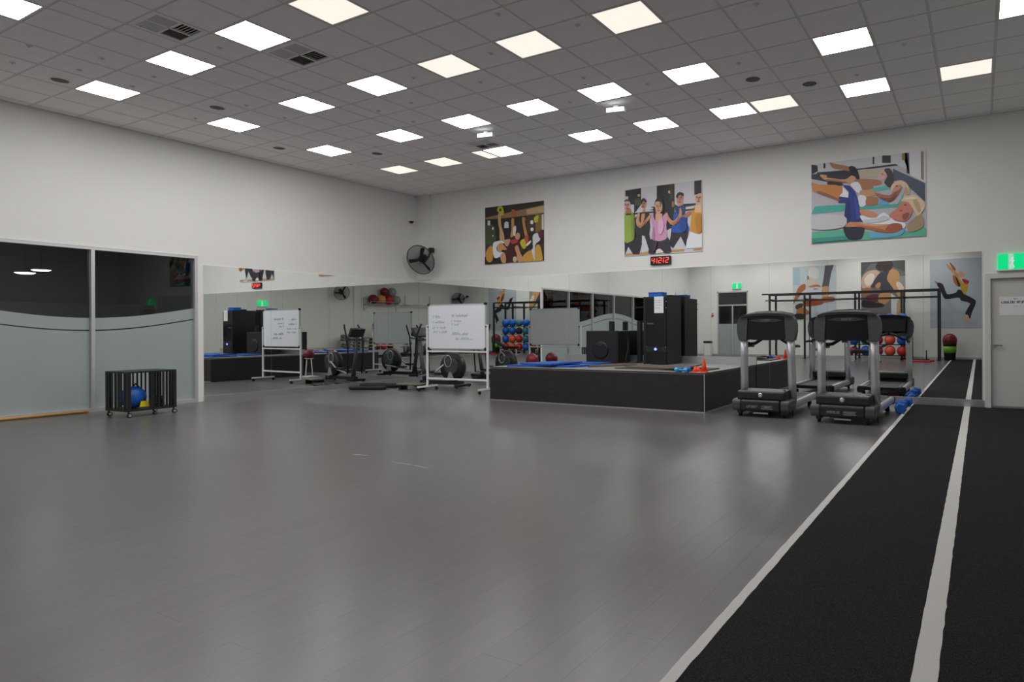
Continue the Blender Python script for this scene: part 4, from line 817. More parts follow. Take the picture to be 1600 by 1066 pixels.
# cones
def cone(label, loc, h, r):
    t = thing('training_cone', label, 'cone', loc, group='orange training cones')
    MB().rbox(-r, r, -r, r, 0, .012, r=.02).build('base', orange_m, t)
    MB().lathe([(r * .82, .012), (r * .5, h * .45), (r * .22, h * .9), (r * .12, h)], n=20).build('cone_body', orange_m, t)
cone('upright orange training cone on the front corner of the stage', (8.925, -2.42, SZ), .225, .065)
cone('squat orange marker cone beside the blue dumbbells', (8.77, -2.42, SZ), .095, .062)
cone('squat orange marker cone behind the blue dumbbells', (8.76, -2.27, SZ), .08, .058)
def hex_dumbbell(label, loc, rz, L_=.17, r=.038, m_=blue_m, grp='blue dumbbells', hr=.014):
    t = thing('dumbbell', label, 'dumbbell', loc, rz, group=grp)
    for s_ in (-1, 1):
        MB().lathe([(r * .75, 0), (r, .012), (r, .05 * L_ / .17), (r * .75, .058 * L_ / .17)], c=(0, s_ * L_ / 2 - s_ * .0 - .029 * L_ / .17, r * .9), axis=(0, 1, 0), n=6, smooth=False).build('head', m_, t)
    MB().cyl((0, -L_ / 2, r * .9), (0, L_ / 2, r * .9), hr, n=10).build('grip', m_, t)
hex_dumbbell('small blue dumbbell nearest the orange cone', (8.66, -2.44, SZ), .3)
hex_dumbbell('small blue dumbbell at the left of the dumbbell pile', (8.55, -2.40, SZ), -.2)
hex_dumbbell('pale blue dumbbell behind the small dumbbell pile', (8.58, -2.545, SZ), 1.45, m_=cyan_m)
t = dict()
hex_dumbbell('large blue dumbbell on the track beside the right treadmill', (11.70, -1.20, .009), .06, L_=.42, r=.088, hr=.045, grp='large blue dumbbells')
hex_dumbbell('blue dumbbell on the floor closest to the back mirror', (11.69, -.58, .009), -.2, L_=.36, r=.075, hr=.04, grp='large blue dumbbells')

# ================================================================== treadmills
def treadmill(label, loc, rz):
    T = thing('treadmill', label, 'treadmill', loc, rz, group='treadmills')
    # lower hood with end caps
    lh = MB().rbox(-.29, .29, 0, .40, .085, .255, r=.035, axis='x').build('lower_hood', slatedark_m, T)
    for s_ in (-1, 1):
        a, c = (.292, .435) if s_ > 0 else (-.435, -.292)
        MB().rbox(a, c, .01, .42, .085, .258, r=.05, axis='x').build('hood_end_cap', slate_m, T)
    g = MB(); glyph_run(g, -.20, .142, .17, .030, -.0012, 8, slant=.25, tk=.005); g.build('lettering', markgrey_m, lh)
    g = MB(); glyph_run(g, .02, .148, .17, .028, -.0012, 9, slant=.25, tk=.005); g.obox((.105, -.0012, .132), (.085, 0, 0), (0, .0008, 0), (0, 0, .005)); g.build('lettering', markgrey_m, lh)
    # motor cover
    mc = MB().rbox(-.355, .355, .035, .52, .25, .385, r=.03, axis='x').build('motor_cover', slatedark_m, T)
    MB().lathe([(.034, 0), (.036, .004), (.030, .008), (.02, .010)], c=(.0, .034, .325), axis=(0, -1, 0), n=22).build('emblem', chrome_m, mc)
    MB().lathe([(.012, .009), (.010, .014)], c=(.0, .034, .325), axis=(0, -1, 0), n=14).build('emblem_stud', white_m, mc)
    # deck
    MB().box(-.30, .30, .45, 1.98, .13, .185).build('deck_base', black_m, T)
    MB().rbox(-.27, .27, .50, 2.00, .185, .197, r=.02, n=2).build('running_belt', belt_m, T)
    for s_ in (-1, 1):
        a, c = (.272, .345) if s_ > 0 else (-.345, -.272)
        MB().rbox(a, c, .50, 1.98, .18, .205, r=.01).build('foot_rail', slatedark_m, T)
        a, c = (.345, .425) if s_ > 0 else (-.425, -.345)
        MB().rbox(a, c, .41, 1.97, .10, .215, r=.035, axis='y').build('side_rail', steel_m, T)
        a, c = (.30, .43) if s_ > 0 else (-.43, -.30)
        MB().rbox(a, c, 1.96, 2.06, .085, .215, r=.04, axis='y').build('rear_cap', black_m, T)
        # upright
        MB().tube([(s_ * .375, .47, .18), (s_ * .370, .45, .5), (s_ * .364, .425, .9), (s_ * .362, .41, 1.17)], [.060, .060, .060, .062], n=18).build('upright', steel_m, T)
        # shoulder arm carrying the console
        MB().prism([(s_ * .425, 1.13), (s_ * .452, 1.25), (s_ * .455, 1.36), (s_ * .435, 1.45), (s_ * .40, 1.487), (s_ * .33, 1.50), (s_ * .285, 1.48), (s_ * .29, 1.36), (s_ * .305, 1.13)], (0, .335, 0), (1, 0, 0), (0, 0, 1), (0, .16, 0)).build('console_arm', slate_m, T)
        # handlebars
        MB().tube([(s_ * .36, .46, 1.10), (s_ * .33, .60, 1.07), (s_ * .26, .66, 1.08), (s_ * .14, .66, 1.155), (s_ * .05, .60, 1.185), (0, .56, 1.19)], .028, n=10).build('handlebar', black_m, T)
        MB().tube([(s_ * .37, .44, 1.02), (s_ * .37, .70, 1.04), (s_ * .37, .92, 1.03)], [.026, .024, .022], n=10).build('side_handrail', black_m, T)
        MB().lathe([(.04, -.02), (.045, -.012), (.045, .012), (.04, .02)], c=(s_ * .33, .12, .045), axis=(1, 0, 0), n=18).build('wheel', rubber_m, T)
        MB().lathe([(.035, 0), (.03, .10)], c=(s_ * .34, 1.8, .0), n=14).build('rear_foot', rubber_m, T)
        MB().box(s_ * .33 - .03, s_ * .33 + .03, .05, .40, .05, .10).build('chassis_rail', black_m, T)
    # console: dark back with an arched cap and a silver name strip
    pts = [(-.335, 1.15), (-.345, 1.40), (-.33, 1.485), (-.2, 1.515), (0, 1.525), (.2, 1.515), (.33, 1.485), (.345, 1.40), (.335, 1.15), (.2, 1.135), (0, 1.13), (-.2, 1.135)]
    cn = MB().prism(pts, (0, .36, 0), (1, 0, 0), (0, 0, 1), (0, .18, .06)).build('console', blackgloss_m, T)
    cap = [(-.40, 1.478)] + [(.40 * math.sin(a), 1.488 + .055 * math.cos(a)) for a in [(-.5 + i / 12) * PI for i in range(13)]] + [(.40, 1.478), (.33, 1.482), (.2, 1.500), (0, 1.508), (-.2, 1.500), (-.33, 1.482)]
    MB().prism(cap, (0, .31, 0), (1, 0, 0), (0, 0, 1), (0, .22, .03)).build('console_cap', slatedark_m, T)
    strip = [(-.26, 1.43), (-.15, 1.455), (0, 1.462), (.15, 1.455), (.26, 1.43), (.15, 1.412), (0, 1.407), (-.15, 1.412)]
    sp = MB().prism(strip, (0, .352, 0), (1, 0, 0), (0, 0, 1), (0, .008, 0)).build('name_strip', slate_m, cn)
    g = MB(); glyph_run(g, -.07, 1.426, .14, .022, .3508, 9, slant=.3, tk=.004); g.build('lettering', markgrey_m, sp)
    MB().prism([(-.30, 1.18), (.30, 1.18), (.31, 1.44), (-.31, 1.44)], (0, .548, .055), (1, 0, 0), (0, 0, 1), (0, .012, .004)).build('display', slatedark_m, cn)
    MB().tube([(.27, .30, .387), (.33, .20, .392), (.38, .16, .30), (.415, .15, .20), (.44, .17, .10), (.44, .22, .02)], .006, n=6).build('power_cord', black_m, T)
    MB().box(-.10, .12, -.002, .01, .055, .075).build('serial_plate', markgrey_m, T)
    return T
treadmill('left treadmill of the two, beside the stage end', (9.93, -2.74, 0), 0.02)
treadmill('right treadmill of the two, beside the white track line', (11.12, -2.88, 0), -0.015)

# ================================================================== whiteboard on castors
wx0, wx1, wy = 2.20, 3.86, -1.80
t = thing('whiteboard', 'white mobile whiteboard with blue handwriting on a castor frame', 'whiteboard', (wx0, wy, 0), 0.03)
Lw = wx1 - wx0
MB().box(.05, Lw - .05, -.012, .012, .92, 1.85).build('board', mat('whiteboard_face', (.78, .80, .86, 1), .25, noise=.01), t)
MB().box(.04, Lw - .04, -.016, .016, 1.845, 1.865).box(.04, Lw - .04, -.016, .016, .905, .925).box(.035, .055, -.016, .016, .905, 1.865).box(Lw - .055, Lw - .035, -.016, .016, .905, 1.865).build('board_frame', frame_m, t)
for x in (.05, Lw - .05):
    for z in (.915, 1.855): MB().rbox(x - .03, x + .03, -.02, .02, z - .025, z + .025, r=.01, axis='y').build('corner_cap', black_m, t)
for s_, x in ((0, .0), (1, Lw)):
    MB().box(x - .018, x + .018, -.018, .018, .11, 1.42).build('post', white_m, t)
    MB().cyl((x, 0, 1.38), (x + (.05 if s_ == 0 else -.05), 0, 1.38), .02).build('pivot_knob', black_m, t)
    MB().box(x - .018, x + .018, -.29, .29, .075, .11).build('foot', white_m, t)
    for y in (-.26, .26):
        c = MB().cyl((x, y, .075), (x, y, .055), .012).box(x - .022, x + .022, y - .02, y + .02, .04, .06).build('castor', black_m, t)
        MB().cyl((x - .012, y + .01, .033), (x + .012, y + .01, .033), .033, n=16).build('wheel', rubber_m, c)
MB().box(.018, Lw - .018, -.016, .016, .84, .872).build('cross_rail', white_m, t)
MB().box(.018, Lw - .018, -.016, .016, .25, .285).build('cross_rail', white_m, t)
# handwriting, kept as loose strokes on the board
rnd = random.Random(11)
def scribble(b_, x, z, w, h, word_gaps=()):
    pts = []; n_ = int(w / .022)
    for i in range(n_ + 1):
        if i in word_gaps:
            if len(pts) > 1: b_.tube(pts, .0038, n=4)
            pts = []; continue
        a = x + w * i / n_; pts.append((a + rnd.uniform(-.004, .004), -.0135, z + (h if i % 2 else 0) * rnd.uniform(.5, 1.1) + rnd.uniform(-.004, .004)))
    if len(pts) > 1: b_.tube(pts, .0038, n=4)
g = MB(); sx = Lw / 1250.0
for (px, pz, pw, ph, gp) in ((190, 345, 160, 60, (2,)), (190, 450, 255, 45, (2,)), (190, 555, 280, 35, (4, 8)), (205, 645, 290, 45, (6, 9)), (600, 330, 330, 60, (4,)), (590, 425, 210, 35, (2,)), (600, 500, 150, 45, (2,)), (610, 690, 330, 60, (11,)), (680, 785, 280, 50, (5,)), (980, 780, 50, 4, ())):
    scribble(g, .05 + (px - 95) * (Lw - .1) / 1195, .92 + (985 - pz) * .93 / 870 - .03, pw * (Lw - .1) / 1195, ph * .93 / 870, gp)
g.build('handwriting', ink_m, t)

# ================================================================== crate on castors
t = thing('crate', 'black slatted crate on castors in front of the frosted glass', 'crate', (1.11, -6.70, 0), 0.08)
hx, hy, z0, z1 = .29, .35, .09, .70
MB().box(-hx, hx, -hy, hy, z1 - .025, z1).build('top_panel', blackmetal_m, t)
MB().box(-hx, hx, -hy, hy, z0, z0 + .03).build('base_panel', blackmetal_m, t)
for sx_ in (-1, 1):
    for sy_ in (-1, 1):
        MB().box(*sorted((sx_ * hx, sx_ * (hx - .05))), *sorted((sy_ * hy, sy_ * (hy - .05))), z0 + .03, z1 - .025).build('corner_post', blackmetal_m, t)
        c = MB().cyl((sx_ * (hx - .03), sy_ * (hy - .03), z0), (sx_ * (hx - .03), sy_ * (hy - .03), .06), .012).build('castor', blackmetal_m, t)
        MB().cyl((sx_ * (hx - .03) + .012, sy_ * (hy - .03), .035), (sx_ * (hx - .03) + .036, sy_ * (hy - .03), .035), .035, n=18).build('wheel', rubber_m, c)
        MB().cyl((sx_ * (hx - .03) + .036, sy_ * (hy - .03), .035), (sx_ * (hx - .03) + .040, sy_ * (hy - .03), .035), .021, n=16).build('wheel_cap', chrome_m, c)
for i in range(6):
    x = -hx + .05 + (i + .5) * (2 * hx - .1) / 6
    for sy_ in (-1, 1): MB().box(x - .016, x + .016, *sorted((sy_ * hy, sy_ * (hy - .012))), z0 + .03, z1 - .025).build('slat', blackmetal_m, t)
for i in range(10):
    y = -hy + .05 + (i + .5) * (2 * hy - .1) / 10
    if i < 5: 
        if i == 4: MB().box(hx - .03, hx, y + .0, y + .07, z0 + .03, z1 - .025).build('centre_post', blackmetal_m, t)
    else: MB().box(hx - .012, hx, y - .008, y + .012, z0 + .03, z1 - .025).build('slat', blackmetal_m, t)
    MB().box(-hx, -hx + .012, y - .010, y + .010, z0 + .03, z1 - .025).build('slat', blackmetal_m, t)
def loc_in(x, y, z):
    a = .08; return (1.11 + x * math.cos(a) - y * math.sin(a), -6.70 + x * math.sin(a) + y * math.cos(a), z)
t = thing('sling_bag', 'bright blue sling bag with a yellow tab inside the black crate', 'bag', loc_in(.06, -.12, z0 + .03))
MB().sphere((0, -.03, .17), .17, sc=(.75, 1.05, 1.0)).build('body', blue_m, t)
MB().prism([(-.03, 0), (.10, .0), (.085, .09), (-.01, .09)], (.12, .03, .02), (0, 1, 0), (0, 0, 1), (.012, 0, 0)).build('yellow_tab', yellow_m, t)
MB().tube([(.08, -.10, .18), (.04, -.06, .30), (0, 0, .38), (.02, .06, .30), (.09, .10, .16), (.11, .02, .06)], .012, n=6).build('strap', black_m, t)
t = thing('resistance_tube', 'coiled dark resistance tube on the floor of the crate', 'resistance band', loc_in(.04, .20, z0 + .03))
MB().tube([(.09 * math.cos(a) * (1 - .02 * i / 10), .09 * math.sin(a), .015 + i * .0025) for i, a in ((k, k * .42) for k in range(46))], .013, n=6).build('coil', black_m, t)
MB().cyl((.06, -.06, .14), (.10, .06, .15), .018).build('handle', rubber_m, t)
# dowels along the glazing
tag(MB().cyl((0.065, -9.6, .026), (0.065, -6.99, .026), .024, n=14).build('wooden_dowel', wood_m), 'long pale wooden pole lying along the foot of the glazing', 'pole', 'wooden poles')
tag(MB().cyl((0.062, -6.72, .024), (0.066, -6.10, .024), .022, n=14).build('wooden_dowel', wood_m), 'short wooden pole behind the black crate', 'pole', 'wooden poles')
# worn tape marks on the vinyl
for k, (x0, y0, x1, y1, l) in enumerate(((6.94, -7.34, 7.14, -7.31, 'short worn strip of pale tape on the vinyl floor, left piece'), (7.62, -7.42, 7.90, -7.43, 'worn strip of pale tape on the vinyl floor, middle piece'), (7.96, -7.44, 8.15, -7.46, 'worn strip of pale tape on the vinyl floor, right piece'))):
    a = Vector((x0, y0, 0)); c = Vector((x1, y1, 0)); d = (c - a) / 2; e = Vector((-d.y, d.x, 0)).normalized() * .006
    tag(MB().obox((a + c) / 2 + Vector((0, 0, .0006)), d, e, (0, 0, .0006)).build('floor_tape', mat('worn_tape', rgb(176, 172, 166), .7, noise=.3, nscale=60)), l, 'tape', 'worn tape marks')

# ================================================================== machines in the corner
def exercise_bike(label, loc, rz):
    T = thing('exercise_bike', label, 'exercise bike', loc, rz, group='exercise bikes')   # faces local +x
    MB().rbox(-.50, -.42, -.24, .24, .02, .07, r=.02).build('rear_foot', slatedark_m, T)
    MB().rbox(.46, .54, -.24, .24, .02, .07, r=.02).build('front_foot', slatedark_m, T)
    MB().rbox(-.46, .50, -.05, .05, .05, .12, r=.02).build('base_beam', slate_m, T)
    for x in (-.46, .50):
        for y in (-.2, .2): MB().cyl((x, y, 0), (x, y, .02), .025).build('foot_pad', rubber_m, T)
    fl_ = MB().lathe([(.10, -.09), (.245, -.07), (.26, -.04), (.26, .04), (.245, .07), (.10, .09)], c=(.26, 0, .36), axis=(0, 1, 0), n=32).build('flywheel_cover', slate_m, T)
    for s_ in (-1, 1):
        MB().lathe([(.16, 0), (.17, .008), (.13, .012)], c=(.28, s_ * .082, .37), axis=(0, s_, 0), n=24).build('cover_ring', steel_m, fl_)
        MB().prism([(.17, .16), (.36, .16), (.30, .30), (.24, .30)], (0, s_ * .078, 0), (1, 0, 0), (0, 0, 1), (0, s_ * .006, 0)).build('cover_flash', steel_m, fl_)
        MB().cyl((.02, s_ * .08, .30), (.02 + s_ * .12, s_ * .11, .30 - s_ * .11), .014).build('crank', steel_m, T)
        MB().rbox(.02 + s_ * .12 - .05, .02 + s_ * .12 + .05, *sorted((s_ * .12, s_ * .22)), .30 - s_ * .11 - .012, .30 - s_ * .11 + .012, r=.01).build('pedal', black_m, T)
    MB().rbox(-.06, .12, -.06, .06, .12, .46, r=.04).build('body_shroud', slate_m, T)
    MB().tube([(-.12, 0, .12), (-.22, 0, .60), (-.25, 0, .80)], [.038, .034, .026], n=12).build('seat_post', steel_m, T)
    MB().prism([(-.14, -.02), (-.10, -.12), (.02, -.13), (.16, -.04), (.20, 0), (.16, .04), (.02, .13), (-.10, .12), (-.14, .02)], (-.26, 0, .80), (1, 0, 0), (0, 1, 0), (0, 0, .07)).build('saddle', black_m, T)
    MB().tube([(.40, 0, .12), (.46, 0, .60), (.38, 0, 1.12)], [.042, .036, .032], n=12).build('front_column', steel_m, T)
    MB().tube([(.20, -.24, 1.18), (.32, -.22, 1.12), (.40, -.10, 1.09), (.40, .10, 1.09), (.32, .22, 1.12), (.20, .24, 1.18)], .018, n=10).build('handlebar', black_m, T)
    cn = MB().obox((.38, 0, 1.25), (.03, 0, -.012), (0, .16, 0), (.05, 0, .11)).build('console', slatedark_m, T)
    MB().obox((.355, 0, 1.26), (.006, 0, -.0025), (0, .12, 0), (.04, 0, .08)).build('display', mat('lcd_grey', rgb(150, 165, 158), .3), cn)
    for s_ in (-1, 1): MB().obox((.34, s_ * .20, 1.30), (.012, 0, 0), (0, .03, 0), (.02, 0, .05)).build('grip_end', rubber_m, T)
    return T
exercise_bike('grey exercise bike by the right wall near the ball rack', (14.3, -12.3, .009), PI * .9)
exercise_bike('grey exercise bike by the right wall under the wall rail', (14.3, -13.7, .009), PI * .95)
def elliptical(label, loc, rz):
    T = thing('elliptical_trainer', label, 'cross trainer', loc, rz)   # faces local +x
    MB().rbox(-.82, -.74, -.26, .26, .02, .08, r=.02).build('rear_foot', slatedark_m, T)
    MB().rbox(.40, .48, -.26, .26, .02, .08, r=.02).build('front_foot', slatedark_m, T)
    MB().rbox(-.78, .46, -.06, .06, .06, .14, r=.02).build('base_beam', slatedark_m, T)
    for x in (-.78, .44):
        for y in (-.22, .22): MB().cyl((x, y, 0), (x, y, .02), .025).build('foot_pad', rubber_m, T)
    fl_ = MB().lathe([(.14, -.10), (.31, -.08), (.33, -.04), (.33, .04), (.31, .08), (.14, .10)], c=(-.50, 0, .46), axis=(0, 1, 0), n=36).build('flywheel_cover', slatedark_m, T)
    for s_ in (-1, 1):
        MB().lathe([(.20, 0), (.21, .008), (.16, .012)], c=(-.52, s_ * .092, .48), axis=(0, s_, 0), n=28).build('cover_ring', slate_m, fl_)
        k = 20; MB().tube([(-.44 + .10 * math.cos(a), s_ * .106, .60 + .13 * math.sin(a)) for a in (i * 2 * PI / k for i in range(k))], .010, n=6, closed=True).build('cover_loop', steel_m, fl_)
        MB().prism([(-.62, .16), (-.40, .16), (-.47, .36), (-.53, .36)], (0, s_ * .096, 0), (1, 0, 0), (0, 0, 1), (0, s_ * .008, 0)).build('cover_flash', steel_m, fl_)
        MB().tube([(-.46 + s_ * .10, s_ * .16, .42 + s_ * .10), (-.1, s_ * .17, .30 + s_ * .03), (.40, s_ * .18, .22)], .020, n=10).build('pedal_arm', steel_m, T)
        MB().rbox(-.12, .22, s_ * .17 - .06, s_ * .17 + .06, .30 + s_ * .03, .34 + s_ * .03, r=.03).build('foot_plate', black_m, T)
        MB().tube([(.40, s_ * .20, .22), (.44, s_ * .21, .75), (.40, s_ * .22, 1.15), (.30, s_ * .21, 1.38), (.26, s_ * .19, 1.46)], [.018, .018, .018, .022, .022], n=10).build('moving_handle', black_m, T)
    MB().tube([(.34, 0, .12), (.44, 0, .60), (.50, 0, 1.15)], [.055, .045, .036], n=12).build('front_column', slate_m, T)
    MB().tube([(.36, -.20, 1.12), (.46, -.14, 1.08), (.48, 0, 1.07), (.46, .14, 1.08), (.36, .20, 1.12)], .017, n=10).build('fixed_handlebar', black_m, T)
    cn = MB().obox((.50, 0, 1.26), (.035, 0, -.018), (0, .19, 0), (.05, 0, .10)).build('console', slatedark_m, T)
    MB().obox((.472, 0, 1.275), (.006, 0, -.003), (0, .13, 0), (.035, 0, .07)).build('display', mat('lcd_grey', rgb(150, 165, 158), .3), cn)
elliptical('grey cross trainer with a round flywheel cover behind the whiteboard', (1.62, -0.98, 0), PI + .06)

def pad(label, name, loc, rz, L_, w, h, m_, cat, grp):
    t = thing(name, label, cat, loc, rz, group=grp)
    MB().rbox(-L_ / 2, L_ / 2, -w / 2, w / 2, .012, h, r=w * .3, n=5).build('pad_body', m_, t)
    MB().rbox(-L_ / 2 + .02, L_ / 2 - .02, -w / 2 + .02, w / 2 - .02, 0, .014, r=w * .25, n=5).build('grip_base', rubber_m, t)
    MB().rbox(-.10, .10, -.015, .015, h - .004, h + .012, r=.01).build('carry_strap', black_m, t)
pad('long black foam pad on the floor below the corner', 'foam_pad', (0.62, -1.72, 0), .35, .95, .30, .09, rubber_m, 'pad', 'black foam pads')
pad('second black foam pad lying in front of the corner', 'foam_pad', (0.80, -2.22, 0), .42, .80, .28, .07, rubber_m, 'pad', 'black foam pads')
t = thing('step_bench', 'low brown step bench with black feet beside the whiteboard', 'bench', (1.70, -1.78, 0), .25)
MB().rbox(-.30, .30, -.16, .16, .10, .14, r=.03).build('top_board', mat('step_board', rgb(112, 108, 92), .6, noise=.15), t)
for x in (-.22, .22): MB().box(x - .025, x + .025, -.13, .13, 0, .10).build('leg', black_m, t)

def ball(label, loc, r, m_, grp, seam=True):
    t = thing('exercise_ball', label, 'ball', loc, group=grp)
    MB().sphere((0, 0, 0), r, n=24, m=14).build('ball_skin', m_, t)
    if seam:
        k = 26; a0 = random.uniform(0, PI)
        MB().tube([(r * 1.001 * math.cos(a) * math.cos(a0), r * 1.001 * math.cos(a) * math.sin(a0), r * 1.001 * math.sin(a)) for a in (i * 2 * PI / k for i in range(k))], r * .018, n=4, closed=True).build('seam', black_m, t)
    return t
# small ball stand behind the whiteboard
t = thing('ball_stand', 'white two-post ball stand behind the whiteboard', 'ball stand', (3.95, -0.38, 0))
MB().rbox(-.22, .22, -.16, .16, 0, .03, r=.02).build('base', white_m, t)
for x in (-.16, .16): MB().cyl((x, 0, .03), (x * .6, 0, .52), .014).build('post', white_m, t)
MB().tube([(.10 * math.cos(a), .10 * math.sin(a), .53) for a in (i * 2 * PI / 20 for i in range(20))], .012, n=6, closed=True).build('cradle_ring', white_m, t)
ball('dark red medicine ball on the white stand behind the whiteboard', (3.95, -.38, .635), .145, darkred_m, 'medicine balls near the whiteboard')

# ================================================================== ball racks (behind the camera, seen in the mirrors)
def ball_rack(label, loc, rz, tiers, width, specs, where):
    T = thing('ball_rack', label, 'rack', loc, rz, group='black ball racks')
    hgt = tiers[-1] + .25
    for x in (-width / 2, width / 2):
        MB().tube([(x, .22, 0), (x, .05, hgt)], .025, n=8).build('upright', steel_m, T)
        MB().box(x - .03, x + .03, -.30, .30, 0, .05).build('foot', blackmetal_m, T)
    for z in tiers:
        for y in (-.12, .10): MB().cyl((-width / 2, y, z), (width / 2, y, z), .016, n=8).build('rail', blackmetal_m, T)
        for x in (-width / 2, width / 2): MB().cyl((x, -.12, z), (x, .20 - z * .08, z), .014, n=8).build('bracket', blackmetal_m, T)
    ca, sa = math.cos(rz), math.sin(rz)
    for ti, row in enumerate(specs):
        n_ = len(row)
        for k, (m_, r, cn) in enumerate(row):
            x = -width / 2 + (k + .5) * width / n_; y = -.01; z = tiers[ti] + math.sqrt(max(r * r - .11 * .11, .0001)) + .012
            ball('%s ball, %s on the %s tier of the rack %s' % (cn, ORD[k], ['bottom', 'second', 'third', 'top'][ti], where), (loc[0] + x * ca - y * sa, loc[1] + x * sa + y * ca, z), r, m_, 'balls on the rack ' + where, seam=(ti % 2 == 0))
B = lambda r=.205: (blue_m, r, 'blue'); Rd = lambda r=.205: (red_m, r, 'red'); Co = lambda r=.21: (coral_m, r, 'coral'); Te = lambda r=.195: (teal_m, r, 'teal'); Dr = lambda r=.195: (darkred_m, r, 'dark red'); Bk = lambda r=.195: (rubber_m, r, 'black')
ball_rack('wide black ball rack behind the camera loaded with blue and red balls', (9.15, -15.5, 0), PI, [.20, .64, 1.08, 1.50], 2.3, [[Rd(), Co(), Rd(), B(), Dr()], [B(), Co(), Rd(), Te(), B()], [B(), B(), Bk(), Te(), B()], [B(), B(), Te(), B(), B()]], 'before the pull-up rig')
ball_rack('black ball rack by the right wall with blue and red balls', (14.35, -10.95, .009), -PI / 2, [.35, .85, 1.35], 1.25, [[Dr(.16), Rd(.16), Dr(.16)], [Rd(.17), Dr(.17), Rd(.17)], [B(.22), (teal_m, .16, 'teal'), B(.23)]], 'by the right wall')
# ================================================================== aerobic steps, stacked along the right wall
def step(colour, cm, capm):
    T = thing('aerobic_step', 'x', 'step platform', (0, 0, -50))
    MB().rbox(-.18, .18, -.36, .36, .10, .15, r=.05, n=3).build('platform', cm, T)
    MB().rbox(-.165, .165, -.30, .30, .148, .158, r=.04, n=3).build('top_mat', capm, T)
    for s_ in (-1, 1):
        y0, y1 = sorted((s_ * .35, s_ * .20))
        MB().prism([(-.19, 0), (-.10, 0), (-.08, .05), (.08, .05), (.10, 0), (.19, 0), (.165, .10), (-.165, .10)], (0, y0, 0), (1, 0, 0), (0, 0, 1), (0, y1 - y0, 0)).build('riser', cm, T)
    return freeze(T)
kinds = {'grey': step('grey', stepgrey_m, slatedark_m), 'light grey': step('light grey', steplight_m, slate_m), 'yellow': step('yellow', yellow_m, slatedark_m), 'tan': step('tan', steptan_m, slatedark_m)}
STK = [(14.85, -7.00, ['light grey'] * 3, 'nearest the white door'), (14.85, -7.76, ['yellow', 'yellow', 'tan'], 'second from the white door'), (14.85, -8.52, ['light grey', 'light grey', 'tan'], 'third from the white door'),
       (14.85, -9.28, ['tan', 'grey', 'grey', 'grey', 'light grey', 'grey', 'grey'], 'under the right wall fan'), (14.40, -9.24, ['grey'] * 6 + ['light grey'], 'in front of the fan stack'), (14.40, -10.03, ['tan', 'light grey', 'grey', 'tan', 'grey', 'grey'], 'beside the ball rack')]
for x, y, cols, where in STK:
    for k, c in enumerate(cols):
        dup(kinds[c], (x + random.uniform(-.02, .02), y + random.uniform(-.02, .02), k * .159 + .009), random.uniform(-.04, .04), '%s step platform, %s from bottom in stack %s' % (c, ORD[k], where), 'stacked aerobic steps')
for k_ in kinds.values():
    for o in [k_] + list(k_.children_recursive): bpy.data.objects.remove(o, do_unlink=True)

# ================================================================== gym balls on a wall shelf, wall rail
t = thing('wall_shelf', 'steel wire wall shelf holding gym balls on the right wall', 'shelf', (W, -11.7, 2.70))
for y in (-1.05, 1.05):
    MB().tube([(0, y, -.02), (-.55, y, -.02), (-.58, y, .12)], .014, n=8).tube([(-.02, y, .35), (-.02, y, -.35), (-.5, y, -.02)], .012, n=8).build('bracket', steel_m, t)
for x in (-.12, -.34, -.56): MB().cyl((x, -1.05, -.02), (x, 1.05, -.02), .011, n=8).build('rod', steel_m, t)
MB().cyl((-.58, -1.05, .12), (-.58, 1.05, .12), .012, n=8).build('front_rail', steel_m, t)
for k, (dy, z, r, m_, cn) in enumerate(((.72, .25, .25, darkred_m, 'dark red'), (.22, .25, .25, gold_m, 'gold'), (-.28, .25, .25, red_m, 'red'), (-.78, .25, .25, greyball_m, 'grey'), (.0, .68, .22, darkred_m, 'small dark red'), (-.50, .68, .24, greyball_m, 'small grey'))):
    ball('%s gym ball %s the wall shelf, seen in the left mirror' % (cn, 'on' if z < .5 else 'piled high on'), (W - .33, -11.7 + dy, 2.70 + z), r, m_, 'gym balls on the wall shelf', seam=False)
t = thing('barre_rail', 'long grey wall rail on brackets along the right wall', 'rail', (W, 0, 2.72))
MB().cyl((-.35, -17.3, 0), (-.35, -13.0, 0), .03).build('rail', steel_m, t)
for y in (-13.4, -15.2, -17.0):
    MB().prism([(0, .55), (0, -.05), (-.38, -.05), (-.38, 0), (-.06, .05), (-.04, .55)], (0, y, 0), (1, 0, 0), (0, 0, 1), (0, .05, 0)).build('bracket', steel_m, t)

# ================================================================== pull-up rig and equipment by the wall behind the camera
t = thing('pull_up_rig', 'long black steel pull-up rig along the wall behind the camera', 'rig', (0, 0, 0))
RX = [4.55, 6.1, 8.2, 10.0, 11.35]
for x in RX:
    for y in (-17.0, -16.0): MB().box(x - .04, x + .04, y - .04, y + .04, 0.01, 2.80).build('upright', blackmetal_m, t); MB().box(x - .10, x + .10, y - .08, y + .08, 0, .012).build('foot_plate', blackmetal_m, t)
    MB().cyl((x, -17.0, 2.60), (x, -16.0, 2.60), .025, n=8).build('cross_bar', blackmetal_m, t)
for y in (-17.0, -16.0):
    MB().box(RX[0] - .35, RX[-1] + .04, y - .03, y + .03, 2.80, 2.86).build('top_beam', blackmetal_m, t)
    MB().cyl((RX[0] - .2, y, 2.55), (RX[-1], y, 2.55), .020, n=8).build('pull_up_bar', blackmetal_m, t)
